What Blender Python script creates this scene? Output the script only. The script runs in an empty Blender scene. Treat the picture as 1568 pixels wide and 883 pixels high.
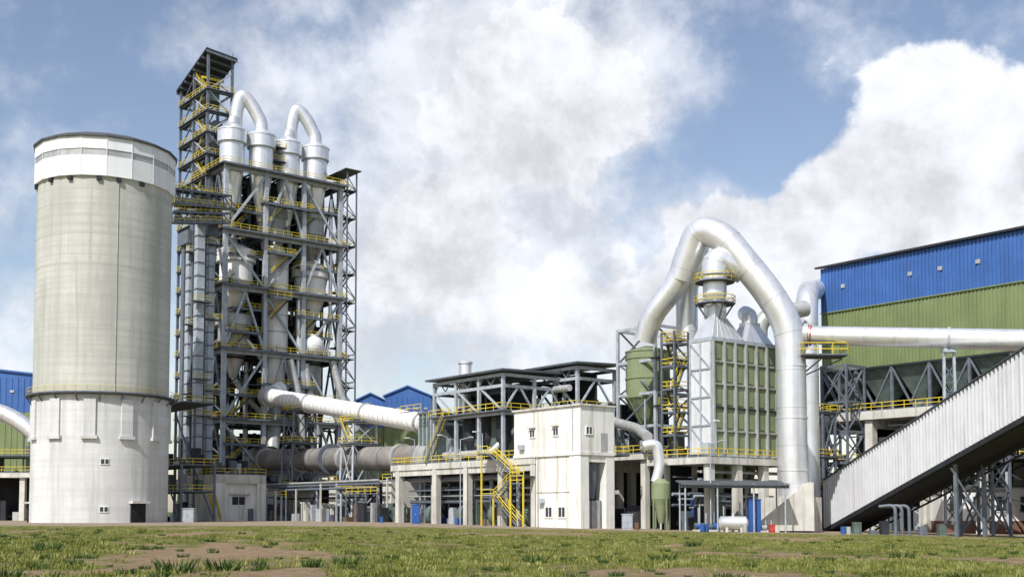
import bpy, math, random
import numpy as np
from mathutils import Vector, noise
random.seed(11)
scene = bpy.context.scene
A = Vector((.784, .621, 0)).normalized()     # plant grid axis (right / away)
B = Vector((-A.y, A.x, 0))                   # plant grid axis (left / away)
UP = Vector((0, 0, 1))
EYE = 1.7

def at(u, v, y):
    """site metres of a surveyed bearing/elevation reading at distance y"""
    return Vector(((u-784)*y/1750, y, EYE+(783-v)*y/1750))

def gz(x, y):
    return -max(0.0, min(x+20, 90))*0.0165

# ------------------------------------------------------------ materials
def mat(name, col, rough=.7, metal=0., var=.12, scale=.6, streak=0., streakcol=None, bump=0., bscale=6., lift=0., spec=.3):
    m = bpy.data.materials.new(name); m.use_nodes = True
    nt = m.node_tree; N = nt.nodes; L = nt.links
    b = N["Principled BSDF"]
    b.inputs["Roughness"].default_value = rough
    b.inputs["Metallic"].default_value = metal
    b.inputs["Specular IOR Level"].default_value = spec
    tc = N.new("ShaderNodeTexCoord")
    no = N.new("ShaderNodeTexNoise"); no.inputs["Scale"].default_value = scale
    no.inputs["Detail"].default_value = 7; no.inputs["Roughness"].default_value = .62
    L.new(tc.outputs["Object"], no.inputs["Vector"])
    r = N.new("ShaderNodeValToRGB")
    c = list(col)
    r.color_ramp.elements[0].position = .3; r.color_ramp.elements[1].position = .7
    r.color_ramp.elements[0].color = [max(0, x*(1-var)) for x in c]+[1]
    r.color_ramp.elements[1].color = [min(1, x*(1+var)) for x in c]+[1]
    L.new(no.outputs["Fac"], r.inputs["Fac"])
    out = r.outputs["Color"]
    def layer(sc, nscale, lo, hi, amt, colr, prev):
        mp = N.new("ShaderNodeMapping"); mp.inputs["Scale"].default_value = sc
        L.new(tc.outputs["Object"], mp.inputs["Vector"])
        n2 = N.new("ShaderNodeTexNoise"); n2.inputs["Scale"].default_value = nscale
        n2.inputs["Detail"].default_value = 5; n2.inputs["Roughness"].default_value = .6
        L.new(mp.outputs["Vector"], n2.inputs["Vector"])
        mr = N.new("ShaderNodeMapRange"); mr.inputs["From Min"].default_value = lo
        mr.inputs["From Max"].default_value = hi; mr.inputs["To Max"].default_value = amt
        L.new(n2.outputs["Fac"], mr.inputs["Value"])
        mx = N.new("ShaderNodeMixRGB"); mx.inputs["Color2"].default_value = list(colr)+[1]
        L.new(mr.outputs["Result"], mx.inputs["Fac"]); L.new(prev, mx.inputs["Color1"])
        return mx.outputs["Color"]
    if streak:
        sc = streakcol or [x*.45 for x in c]
        out = layer((1, 1, .06), 1.1, .5, .72, streak, sc, out)
    if lift:
        out = layer((.02, .02, 1), 1.4, .45, .62, lift, [x*.76 for x in c], out)
        out = layer((.9, .9, .02), .35, .42, .66, lift*.9, [x*.68 for x in c], out)
        out = layer((1, 1, .35), .16, .48, .70, lift*.8, [x*.62 for x in c], out)
    L.new(out, b.inputs["Base Color"])
    if bump:
        n3 = N.new("ShaderNodeTexNoise"); n3.inputs["Scale"].default_value = bscale; n3.inputs["Detail"].default_value = 4
        L.new(tc.outputs["Object"], n3.inputs["Vector"])
        bp = N.new("ShaderNodeBump"); bp.inputs["Strength"].default_value = bump; bp.inputs["Distance"].default_value = .1
        L.new(n3.outputs["Fac"], bp.inputs["Height"]); L.new(bp.outputs["Normal"], b.inputs["Normal"])
    return m

M_SILO = mat("silo_concrete", (.52, .525, .475), .9, var=.10, scale=.2, streak=.6, streakcol=(.31, .31, .28), lift=.55, bump=.4)
M_SILO2 = mat("silo_base_concrete", (.63, .64, .62), .9, var=.10, scale=.3, streak=.65, streakcol=(.38, .385, .36), lift=.45, bump=.4)
M_CONC = mat("concrete", (.56, .55, .50), .9, var=.16, scale=.5, streak=.8, streakcol=(.24, .22, .18), bump=.3)
M_WHITE = mat("white_paint", (.79, .79, .78), .55, var=.06, scale=.4, streak=.5, streakcol=(.46, .44, .38))
M_CAP = mat("silo_crown_sheeting", (.76, .78, .79), .6, var=.05, scale=.3, streak=.45, streakcol=(.48, .49, .47))
M_CREAM = mat("rendered_wall", (.74, .74, .70), .85, var=.09, scale=.5, streak=.8, streakcol=(.40, .38, .31), bump=.2)
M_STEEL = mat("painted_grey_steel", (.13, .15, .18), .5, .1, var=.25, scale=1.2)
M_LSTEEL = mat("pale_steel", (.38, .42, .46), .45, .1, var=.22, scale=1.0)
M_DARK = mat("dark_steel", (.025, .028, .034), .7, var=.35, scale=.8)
M_GRATE = mat("floor_grating", (.045, .05, .05), .8, var=.25, scale=1.)
M_YEL = mat("yellow_rail_paint", (.66, .52, .05), .55, var=.15, scale=1.5)
M_DUCT = mat("duct_aluminium", (.78, .79, .81), .34, .6, var=.09, scale=.5, streak=.45, streakcol=(.42, .42, .42), spec=.5)
M_DUCTD = mat("weathered_duct", (.43, .44, .43), .45, .3, var=.18, scale=.6, streak=.5, streakcol=(.20, .19, .17))
M_KILN = mat("kiln_shell", (.25, .235, .22), .5, .2, var=.4, scale=.3, streak=.5, streakcol=(.30, .20, .13))
M_OLIVE = mat("olive_panel", (.215, .255, .145), .6, var=.14, scale=.5, streak=.65, streakcol=(.12, .14, .09))
M_GREEN = mat("green_cladding", (.18, .225, .10), .55, var=.14, scale=.25, streak=.5, streakcol=(.12, .15, .075))
M_BLUE = mat("blue_cladding", (.05, .13, .36), .5, var=.14, scale=.25, streak=.5, streakcol=(.045, .09, .22))
M_BLUEP = mat("blue_paint", (.03, .09, .30), .45, var=.12)
M_RED = mat("red_paint", (.42, .05, .04), .5, var=.15)
M_ROOF = mat("grey_roof_sheet", (.08, .09, .10), .7, var=.25)
M_GLASS = mat("window_glass", (.03, .04, .05), .15, var=.1, spec=.6)
M_RUST = mat("rusty_brown", (.13, .08, .05), .85, var=.3, scale=1.5)
M_MACH = mat("machine_grey_green", (.10, .135, .12), .6, var=.35, scale=.8)
M_SHEET = mat("gallery_sheeting", (.66, .67, .69), .45, .15, var=.07, scale=.4, streak=.6, streakcol=(.42, .42, .43))
M_SHADE = mat("painted_interior_shade", (.016, .018, .02), .9, var=.4, scale=.4)  # near-black colour painting the shade inside frames, under decks and in openings
MACH = [M_MACH, M_STEEL, M_LSTEEL, M_DARK, M_RUST, M_DARK, M_DUCTD]

# ------------------------------------------------------------ mesh builder
class MB:
    def __init__(s, name):
        s.name = name; s.v = []; s.f = []; s.mi = []; s.sm = []; s.mats = []
    def add(s, vs, fs, m, smooth=False):
        if m not in s.mats: s.mats.append(m)
        k = s.mats.index(m); o = len(s.v)
        s.v += [tuple(x) for x in vs]
        for f in fs:
            s.f.append([i+o for i in f]); s.mi.append(k); s.sm.append(smooth)
    def hexa(s, c, m):
        s.add(c, [(3, 2, 1, 0), (4, 5, 6, 7), (0, 1, 5, 4), (1, 2, 6, 5), (2, 3, 7, 6), (3, 0, 4, 7)], m)
    def fb(s, o, a0, a1, b0, b1, z0, z1, m, X=A, Y=B):
        o = Vector((o[0], o[1], 0))
        q = lambda a, b, z: o+X*a+Y*b+UP*z
        s.hexa([q(a0, b0, z0), q(a1, b0, z0), q(a1, b1, z0), q(a0, b1, z0), q(a0, b0, z1), q(a1, b0, z1), q(a1, b1, z1), q(a0, b1, z1)], m)
    def wb(s, x0, x1, y0, y1, z0, z1, m):
        s.fb((0, 0), x0, x1, y0, y1, z0, z1, m, Vector((1, 0, 0)), Vector((0, 1, 0)))
    def beam(s, p, q, w, m, h=None):
        p = Vector(p); q = Vector(q); h = h or w; d = (q-p)
        if d.length < 1e-4: return
        d.normalize()
        x = d.cross(UP)
        if x.length < 1e-3: x = A.copy()
        x.normalize(); y = x.cross(d).normalized()
        x = x*w/2; y = y*h/2
        s.hexa([p-x-y, p+x-y, p+x+y, p-x+y, q-x-y, q+x-y, q+x+y, q-x+y], m)
    def tube(s, p, q, r, m, r2=None, n=16, caps=True):
        s.pipe([p, q], r, m, n=n, r2=r2, fil=0, caps=caps, collar=0)
    def pipe(s, pts, r, m, n=20, r2=None, fil=None, caps=True, collar=0, cm=None):
        pts = [Vector(p) for p in pts]
        if fil is None: fil = r*1.8
        path = [pts[0]]
        for i in range(1, len(pts)-1):
            p = pts[i]; d0 = pts[i-1]-p; d1 = pts[i+1]-p
            f = min(fil, d0.length*.48, d1.length*.48)
            a = p+d0.normalized()*f; b = p+d1.normalized()*f
            for k in range(7):
                t = k/6; path.append(a*(1-t)**2+p*2*t*(1-t)+b*t*t)
        path.append(pts[-1])
        L = [0]
        for i in range(1, len(path)): L.append(L[-1]+(path[i]-path[i-1]).length)
        T = []
        for i in range(len(path)):
            d = path[min(i+1, len(path)-1)]-path[max(i-1, 0)]
            T.append(d.normalized())
        x = T[0].cross(UP)
        if x.length < 1e-3: x = Vector((1, 0, 0))
        x.normalize(); vs = []; frames = []
        for i, p in enumerate(path):
            x = (x-T[i]*x.dot(T[i])).normalized(); y = T[i].cross(x)
            rr = r if r2 is None else r+(r2-r)*L[i]/L[-1]
            frames.append((p, x.copy(), y, rr))
            for k in range(n):
                a = 2*math.pi*k/n; vs.append(p+x*math.cos(a)*rr+y*math.sin(a)*rr)
        fs = []
        for i in range(len(path)-1):
            for k in range(n):
                k2 = (k+1) % n
                fs.append((i*n+k, i*n+k2, (i+1)*n+k2, (i+1)*n+k))
        s.add(vs, fs, m, True)
        if caps:
            s.add(vs[:n], [list(range(n))[::-1]], m); s.add(vs[-n:], [list(range(n))], m)
        if collar:
            t = collar*.5
            while t < L[-1]:
                i = max(j for j in range(len(L)) if L[j] <= t); i = min(i, len(path)-2)
                f = (t-L[i])/max(1e-6, L[i+1]-L[i]); p = path[i].lerp(path[i+1], f)
                d = (path[i+1]-path[i]).normalized()
                rr = frames[i][3]+(frames[i+1][3]-frames[i][3])*f
                s.ring(p, d, rr*.99, rr*1.02, .1, cm or m, n)
                t += collar
    def ring(s, p, d, r0, r1, w, m, n=20):
        d = d.normalized(); x = d.cross(UP)
        if x.length < 1e-3: x = Vector((1, 0, 0))
        x.normalize(); y = d.cross(x)
        vs = []
        for (rr, o) in ((r0, -w/2), (r1, -w/2), (r1, w/2), (r0, w/2)):
            for k in range(n):
                a = 2*math.pi*k/n; vs.append(p+d*o+x*math.cos(a)*rr+y*math.sin(a)*rr)
        fs = []
        for j in range(3):
            for k in range(n):
                k2 = (k+1) % n; fs.append((j*n+k, j*n+k2, (j+1)*n+k2, (j+1)*n+k))
        s.add(vs, fs, m)
    def rev(s, c, prof, m, n=28, smooth=True, cap=True):
        c = Vector(c); vs = []
        for (r, z) in prof:
            for k in range(n):
                a = 2*math.pi*(k+.5)/n; vs.append((c.x+r*math.cos(a), c.y+r*math.sin(a), c.z+z))
        for j in range(len(prof)-1):      # each band is its own surface so edges stay crisp
            va = vs[j*n:(j+1)*n]; vb = vs[(j+1)*n:(j+2)*n]
            s.add(va+vb, [(k, (k+1) % n, n+(k+1) % n, n+k) for k in range(n)], m, smooth)
        if cap:
            s.add(vs[:n], [list(range(n))[::-1]], m); s.add(vs[-n:], [list(range(n))], m)
    def rail(s, p, q, h=1.15, th=.085, m=None, mid=2):
        m = m or M_YEL; p = Vector(p); q = Vector(q); L = (q-p).length; n = max(1, round(L/1.9))
        for i in range(n+1):
            a = p.lerp(q, i/n); s.beam(a, a+UP*h, th*.8, m)
        for k in range(1, mid+1):
            s.beam(p+UP*h*k/mid, q+UP*h*k/mid, th, m)
        s.beam(p+UP*.08, q+UP*.08, th*.5, M_STEEL, .18)
    def stair(s, p, q, w, side, m=None, th=.08):
        m = m or M_YEL; p = Vector(p); q = Vector(q); side = Vector(side).normalized()*w/2
        for sg in (-1, 1):
            s.beam(p+side*sg, q+side*sg, .12, M_STEEL if th < .1 else m, .26)
            s.beam(p+side*sg+UP*1.05, q+side*sg+UP*1.05, th, m)
            s.beam(p+side*sg+UP*.55, q+side*sg+UP*.55, th*.7, m)
            for i in range(4):
                a = p.lerp(q, i/3)+side*sg; s.beam(a, a+UP*1.05, th*.8, m)
        n = max(3, int(abs(q.z-p.z)/.3))
        for i in range(1, n):
            a = p.lerp(q, i/n); s.beam(a-side, a+side, .28, M_GRATE, .05)
    def build(s):
        me = bpy.data.meshes.new(s.name); me.from_pydata(s.v, [], s.f)
        for m in s.mats: me.materials.append(m)
        me.polygons.foreach_set("material_index", s.mi); me.polygons.foreach_set("use_smooth", s.sm)
        me.update()
        o = bpy.data.objects.new(s.name, me); scene.collection.objects.link(o); return o

def loc(o, a, b, z):
    return Vector((o[0], o[1], 0))+A*a+B*b+UP*z

# ============================================================ GROUND
def lines(lo, hi, step, far):
    a = list(np.arange(lo, hi+.01, step)); s = step; x = hi; r = []
    while x < far: s *= 1.45; x += s; r.append(x)
    s = step; x = lo; l = []
    while x > -far: s *= 1.45; x -= s; l.append(x)
    return l[::-1]+a+r
xs = lines(-62, 78, .6, 4000); ys = lines(16, 128, .6, 5000)
def ground_z(x, y):
    z = gz(x, y)
    k = max(0, min(1, (150-y)/40)) if y > 0 else 0
    if k > 0: z += k*(.24*noise.noise((x*.09, y*.06, 3))+.11*noise.noise((x*.4, y*.3, 8)))
    return z
def cover(x, y):
    """how well the turf covers the soil, 0..1"""
    d = .74+.75*noise.noise((x*.10+4, y*.075, 1.5))+.65*noise.noise((x*.35, y*.28, 9))+.45*noise.noise((x*1.1, y*.9, 5))
    d -= .75*math.exp(-((x+13)/4.5)**2-((y-50)/8)**2)+.6*math.exp(-((x+6)/3.)**2-((y-34)/3.)**2)+.45*math.exp(-((x-26)/6)**2-((y-62)/9)**2)
    return max(0., min(1., d))
gv = []; gc = []
for y in ys:
    for x in xs: gv.append((x, y, ground_z(x, y))); gc.append(cover(x, y) if 10 < y < 300 and abs(x) < 200 else .8)
nx = len(xs); gf = []
for j in range(len(ys)-1):
    for i in range(nx-1):
        gf.append((j*nx+i, j*nx+i+1, (j+1)*nx+i+1, (j+1)*nx+i))
gm = bpy.data.materials.new("grass_and_soil"); gm.use_nodes = True
nt = gm.node_tree; N = nt.nodes; Lk = nt.links; bs = N["Principled BSDF"]
bs.inputs["Roughness"].default_value = .95; bs.inputs["Specular IOR Level"].default_value = .1
tc = N.new("ShaderNodeTexCoord")
def nz(scale, det=6, rough=.6, sc=(1, 1, 1)):
    mp = N.new("ShaderNodeMapping"); mp.inputs["Scale"].default_value = sc
    Lk.new(tc.outputs["Object"], mp.inputs["Vector"])
    n = N.new("ShaderNodeTexNoise"); n.inputs["Scale"].default_value = scale; n.inputs["Detail"].default_value = det
    n.inputs["Roughness"].default_value = rough; Lk.new(mp.outputs["Vector"], n.inputs["Vector"]); return n.outputs["Fac"]
def ramp(fac, a, b, ca, cb):
    r = N.new("ShaderNodeValToRGB"); r.color_ramp.elements[0].position = a; r.color_ramp.elements[1].position = b
    r.color_ramp.elements[0].color = list(ca)+[1]; r.color_ramp.elements[1].color = list(cb)+[1]
    Lk.new(fac, r.inputs["Fac"]); return r.outputs["Color"]
def mix(f, a, b):
    m = N.new("ShaderNodeMixRGB"); Lk.new(f, m.inputs["Fac"]); Lk.new(a, m.inputs["Color1"]); Lk.new(b, m.inputs["Color2"]); return m.outputs["Color"]
grass = ramp(nz(1.6, 9, .8), .38, .64, (.04, .055, .012), (.25, .25, .065))
grass = mix(ramp(nz(.13, 6, .6), .45, .62, (0, 0, 0), (.55, .55, .55)), grass, ramp(nz(2.5, 6, .7), .35, .65, (.13, .12, .04), (.32, .28, .11)))
soil = ramp(nz(2.2, 8, .7), .3, .7, (.18, .12, .065), (.38, .28, .18))
at_ = N.new("ShaderNodeAttribute"); at_.attribute_name = "turf_cover"
av = N.new("ShaderNodeMath"); av.operation = 'MULTIPLY_ADD'; Lk.new(nz(3, 8, .7), av.inputs[0]); av.inputs[1].default_value = .9
sb = N.new("ShaderNodeMath"); sb.operation = 'SUBTRACT'; Lk.new(at_.outputs["Fac"], sb.inputs[0]); sb.inputs[1].default_value = .45; Lk.new(sb.outputs[0], av.inputs[2])
c1 = mix(ramp(av.outputs[0], .30, .5, (0, 0, 0), (1, 1, 1)), soil, grass)
sep = N.new("ShaderNodeSeparateXYZ"); Lk.new(tc.outputs["Object"], sep.inputs[0])
ma = N.new("ShaderNodeMath"); ma.operation = 'MULTIPLY_ADD'; Lk.new(nz(.12, 5), ma.inputs[0]); ma.inputs[1].default_value = 50; Lk.new(sep.outputs["Y"], ma.inputs[2])
mr = N.new("ShaderNodeMapRange"); mr.inputs["From Min"].default_value = 158; mr.inputs["From Max"].default_value = 168
Lk.new(ma.outputs[0], mr.inputs["Value"])
gravel = ramp(nz(.8, 8, .7), .3, .7, (.20, .14, .09), (.40, .34, .26))
c2 = mix(mr.outputs["Result"], c1, gravel)
mr2 = N.new("ShaderNodeMapRange"); mr2.inputs["From Min"].default_value = 330; mr2.inputs["From Max"].default_value = 420
Lk.new(sep.outputs["Y"], mr2.inputs["Value"])
far = ramp(nz(.02, 6), .3, .7, (.05, .08, .025), (.12, .14, .05))
c3 = mix(mr2.outputs["Result"], c2, far)
Lk.new(c3, bs.inputs["Base Color"])
bp = N.new("ShaderNodeBump"); bp.inputs["Strength"].default_value = 1; bp.inputs["Distance"].default_value = .2
Lk.new(nz(4, 8, .7), bp.inputs["Height"]); Lk.new(bp.outputs["Normal"], bs.inputs["Normal"])
me = bpy.data.meshes.new("ground"); me.from_pydata(gv, [], gf); me.materials.append(gm)
me.polygons.foreach_set("use_smooth", [True]*len(gf))
ca = me.attributes.new("turf_cover", 'FLOAT', 'POINT'); ca.data.foreach_set("value", gc)
scene.collection.objects.link(bpy.data.objects.new("ground", me))

def leaf_mat(name, ca, cb, cc, sc):
    m = bpy.data.materials.new(name); m.use_nodes = True; nt = m.node_tree; n = nt.nodes
    b = n["Principled BSDF"]; b.inputs["Roughness"].default_value = .7; b.inputs["Specular IOR Level"].default_value = .2
    t = n.new("ShaderNodeTexCoord"); q = n.new("ShaderNodeTexNoise"); q.inputs["Scale"].default_value = sc; q.inputs["Detail"].default_value = 8; q.inputs["Roughness"].default_value = .8
    r = n.new("ShaderNodeValToRGB"); r.color_ramp.elements[0].position = .38; r.color_ramp.elements[1].position = .64
    r.color_ramp.elements[0].color = list(ca)+[1]; r.color_ramp.elements[1].color = list(cc)+[1]
    e = r.color_ramp.elements.new(.5); e.color = list(cb)+[1]
    nt.links.new(t.outputs["Object"], q.inputs["Vector"]); nt.links.new(q.outputs["Fac"], r.inputs["Fac"]); nt.links.new(r.outputs["Color"], b.inputs["Base Color"])
    return m
M_BLADE = leaf_mat("grass_blade", (.05, .07, .014), (.165, .185, .035), (.38, .35, .14), .5)
M_WEED = leaf_mat("weed_leaf", (.02, .045, .01), (.045, .09, .02), (.10, .15, .04), 3)
def blades(name, clumps, m, hmin, hmax, w, spread, per, lean):
    V = []; F = []
    for (x, y, s) in clumps:
        zb = ground_z(x, y)
        for k in range(per):
            a = random.uniform(0, 6.283); r = spread*s*math.sqrt(random.random())
            bx = x+math.cos(a)*r; by = y+math.sin(a)*r; h = random.uniform(hmin, hmax)*s
            t = random.uniform(0, 6.283); lx = math.cos(a)*lean*h*random.uniform(.3, 1.3); ly = math.sin(a)*lean*h*random.uniform(.3, 1.3)
            dx = math.cos(t)*w*s; dy = math.sin(t)*w*s; i = len(V)
            V += [(bx-dx, by-dy, zb-.03), (bx+dx, by+dy, zb-.03), (bx+dx*.8+lx*.5, by+dy*.8+ly*.5, zb+h*.6), (bx-dx*.8+lx*.5, by-dy*.8+ly*.5, zb+h*.6), (bx+lx, by+ly, zb+h)]
            F += [(i, i+1, i+2, i+3), (i+3, i+2, i+4)]
    me = bpy.data.meshes.new(name); me.from_pydata(V, [], F); me.materials.append(m)
    scene.collection.objects.link(bpy.data.objects.new(name, me))
cl = []
while len(cl) < 16000:
    y = 27+95*random.random()**1.5; x = random.uniform(-.5, .5)*y
    if cover(x, y) > random.uniform(.35, .85): cl.append((x, y, random.uniform(.45, 1.35)**1.3))
blades("grass", cl, M_BLADE, .05, .17, .016, .3, 10, .6)
wl = [(at(u, v, 1)[0]*y, y, s) for (u, v, y, s) in ((270, 0, 35, 1.0), (343, 0, 37, .95), (75, 0, 50, .9), (610, 0, 31, .8), (820, 0, 46, .8), (1015, 0, 55, 1.), (1280, 0, 33, .85), (1200, 0, 31, .7), (1476, 0, 36, .9), (1060, 0, 70, .9), (530, 0, 40, .8), (480, 0, 38, .6), (1380, 0, 60, 1.), (10, 0, 32, .7))]
for i in range(300):
    y = random.uniform(29, 105); wl.append((random.uniform(-.47, .47)*y, y, random.uniform(.15, .55)))
blades("weed_clumps", wl, M_WEED, .12, .5, .03, .55, 90, .9)

# ============================================================ SILO
def build_silo():
    s = MB("concrete_silo"); yc = 187; c = Vector(((153.5-784)/1750*yc, yc, 0)); R = 10.75
    s.rev(c, [(R-.1, -1), (R-.1, 19.9)], M_SILO2, 72, cap=False)
    s.rev(c, [(R-.1, 19.9), (R-.2, 20.4), (R-.2, 58)], M_SILO, 72, cap=False)
    s.rev(c, [(R-.2, 20.0), (R+.8, 20.0), (R+.8, 20.2), (R-.3, 20.2)], M_GRATE, 40, False, False)
    n = 40
    for k in range(n):
        a0 = 2*math.pi*k/n; a1 = 2*math.pi*(k+1)/n
        p = c+Vector((math.cos(a0), math.sin(a0), 0))*(R+.7)+UP*20.2; q = c+Vector((math.cos(a1), math.sin(a1), 0))*(R+.7)+UP*20.2
        s.rail(p, q, 1.1, .055)
        if k % 2 == 0:
            s.beam(c+Vector((math.cos(a0), math.sin(a0), 0))*(R-.2)+UP*18.9, p-UP*.25, .18, M_STEEL)
    for k in range(12):
        a = 2*math.pi*(k+.35)/12; d = Vector((math.cos(a), math.sin(a), 0)); t = Vector((-d.y, d.x, 0))
        s.fb((c+d*(R-.4))[:2], 0, .55, -.9, .9, 13.5, 19.3, M_SILO2, d, t)
        s.fb((c+d*(R-.4))[:2], 0, .75, -1.2, 1.2, 13.0, 13.5, M_SILO2, d, t)
    R2 = R+.3; n2 = 18
    s.rev(c, [(R-.4, 54.3), (R2, 54.3), (R2, 57.5)], M_CAP, n2, False, False)
    s.rev(c, [(R2-.02, 57.5), (R2-.12, 57.55), (R2-.12, 58.5), (R2, 58.55)], M_DUCTD, n2, False, False)
    s.rev(c, [(R2, 58.55), (R2-.05, 60.6)], M_CAP, n2, False, False)
    s.rev(c, [(R2+.3, 60.5), (R2+.3, 60.8), (R2-1.5, 61.6), (0.5, 63.2)], M_ROOF, n2, False, True)
    for k in range(n2):
        a = 2*math.pi*(k+.5)/n2; d = Vector((math.cos(a), math.sin(a), 0))
        s.beam(c+d*(R2-.02)+UP*54.4, c+d*(R2-.02)+UP*60.5, .1, M_CAP)
    for ang, r in ((-60, .07),):
        a = math.radians(ang); d = Vector((math.cos(a), math.sin(a), 0))
        s.tube(c+d*(R-.15)+UP*20.4, c+d*(R-.15)+UP*54.5, r, M_DUCTD, n=8)
    for ang in (-76, -60, -100, -120, -40, -150):
        a = math.radians(ang); d = Vector((math.cos(a), math.sin(a), 0))
        s.fb((c+d*(R-.25))[:2], 0, .5, -.35, .35, 53.6, 54.2, M_DARK, d, Vector((-d.y, d.x, 0)))
    def onwall(ang, z0, z1, w, m, pr=.06, Rr=R):
        a = math.radians(ang); d = Vector((math.cos(a), math.sin(a), 0)); t = Vector((-d.y, d.x, 0))
        s.fb((c+d*(Rr-.2))[:2], 0, .2+pr, -w/2, w/2, z0, z1, m, d, t)
    for ang, z in ((-67, 1.6), (-67, 9.)):
        onwall(ang, z, z+1.0, 1.3, M_WHITE, .0)
        a = math.radians(ang); d = Vector((math.cos(a), math.sin(a), 0)); t = Vector((-d.y, d.x, 0))
        for sg in (-.32, .32): s.fb((c+d*(R-.1)+t*sg)[:2], 0, .14, -.24, .24, z+.15, z+.85, M_GLASS, d, t)
    onwall(-38, 0, 3.0, 2.6, M_SHADE, .1); onwall(-38, 3.0, 3.4, 3.2, M_CONC, .9)
    onwall(-160, 0, 3.0, 2.2, M_SHADE, .1); onwall(-160, 3., 3.3, 2.8, M_CONC, .7)
    for z in np.arange(26, 54, 4.8): s.ring(c+UP*float(z), UP, R-.22, R-.185, .05, M_SILO, 72)
    return s.build(), c, R
silo, SC, SR = build_silo()

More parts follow.
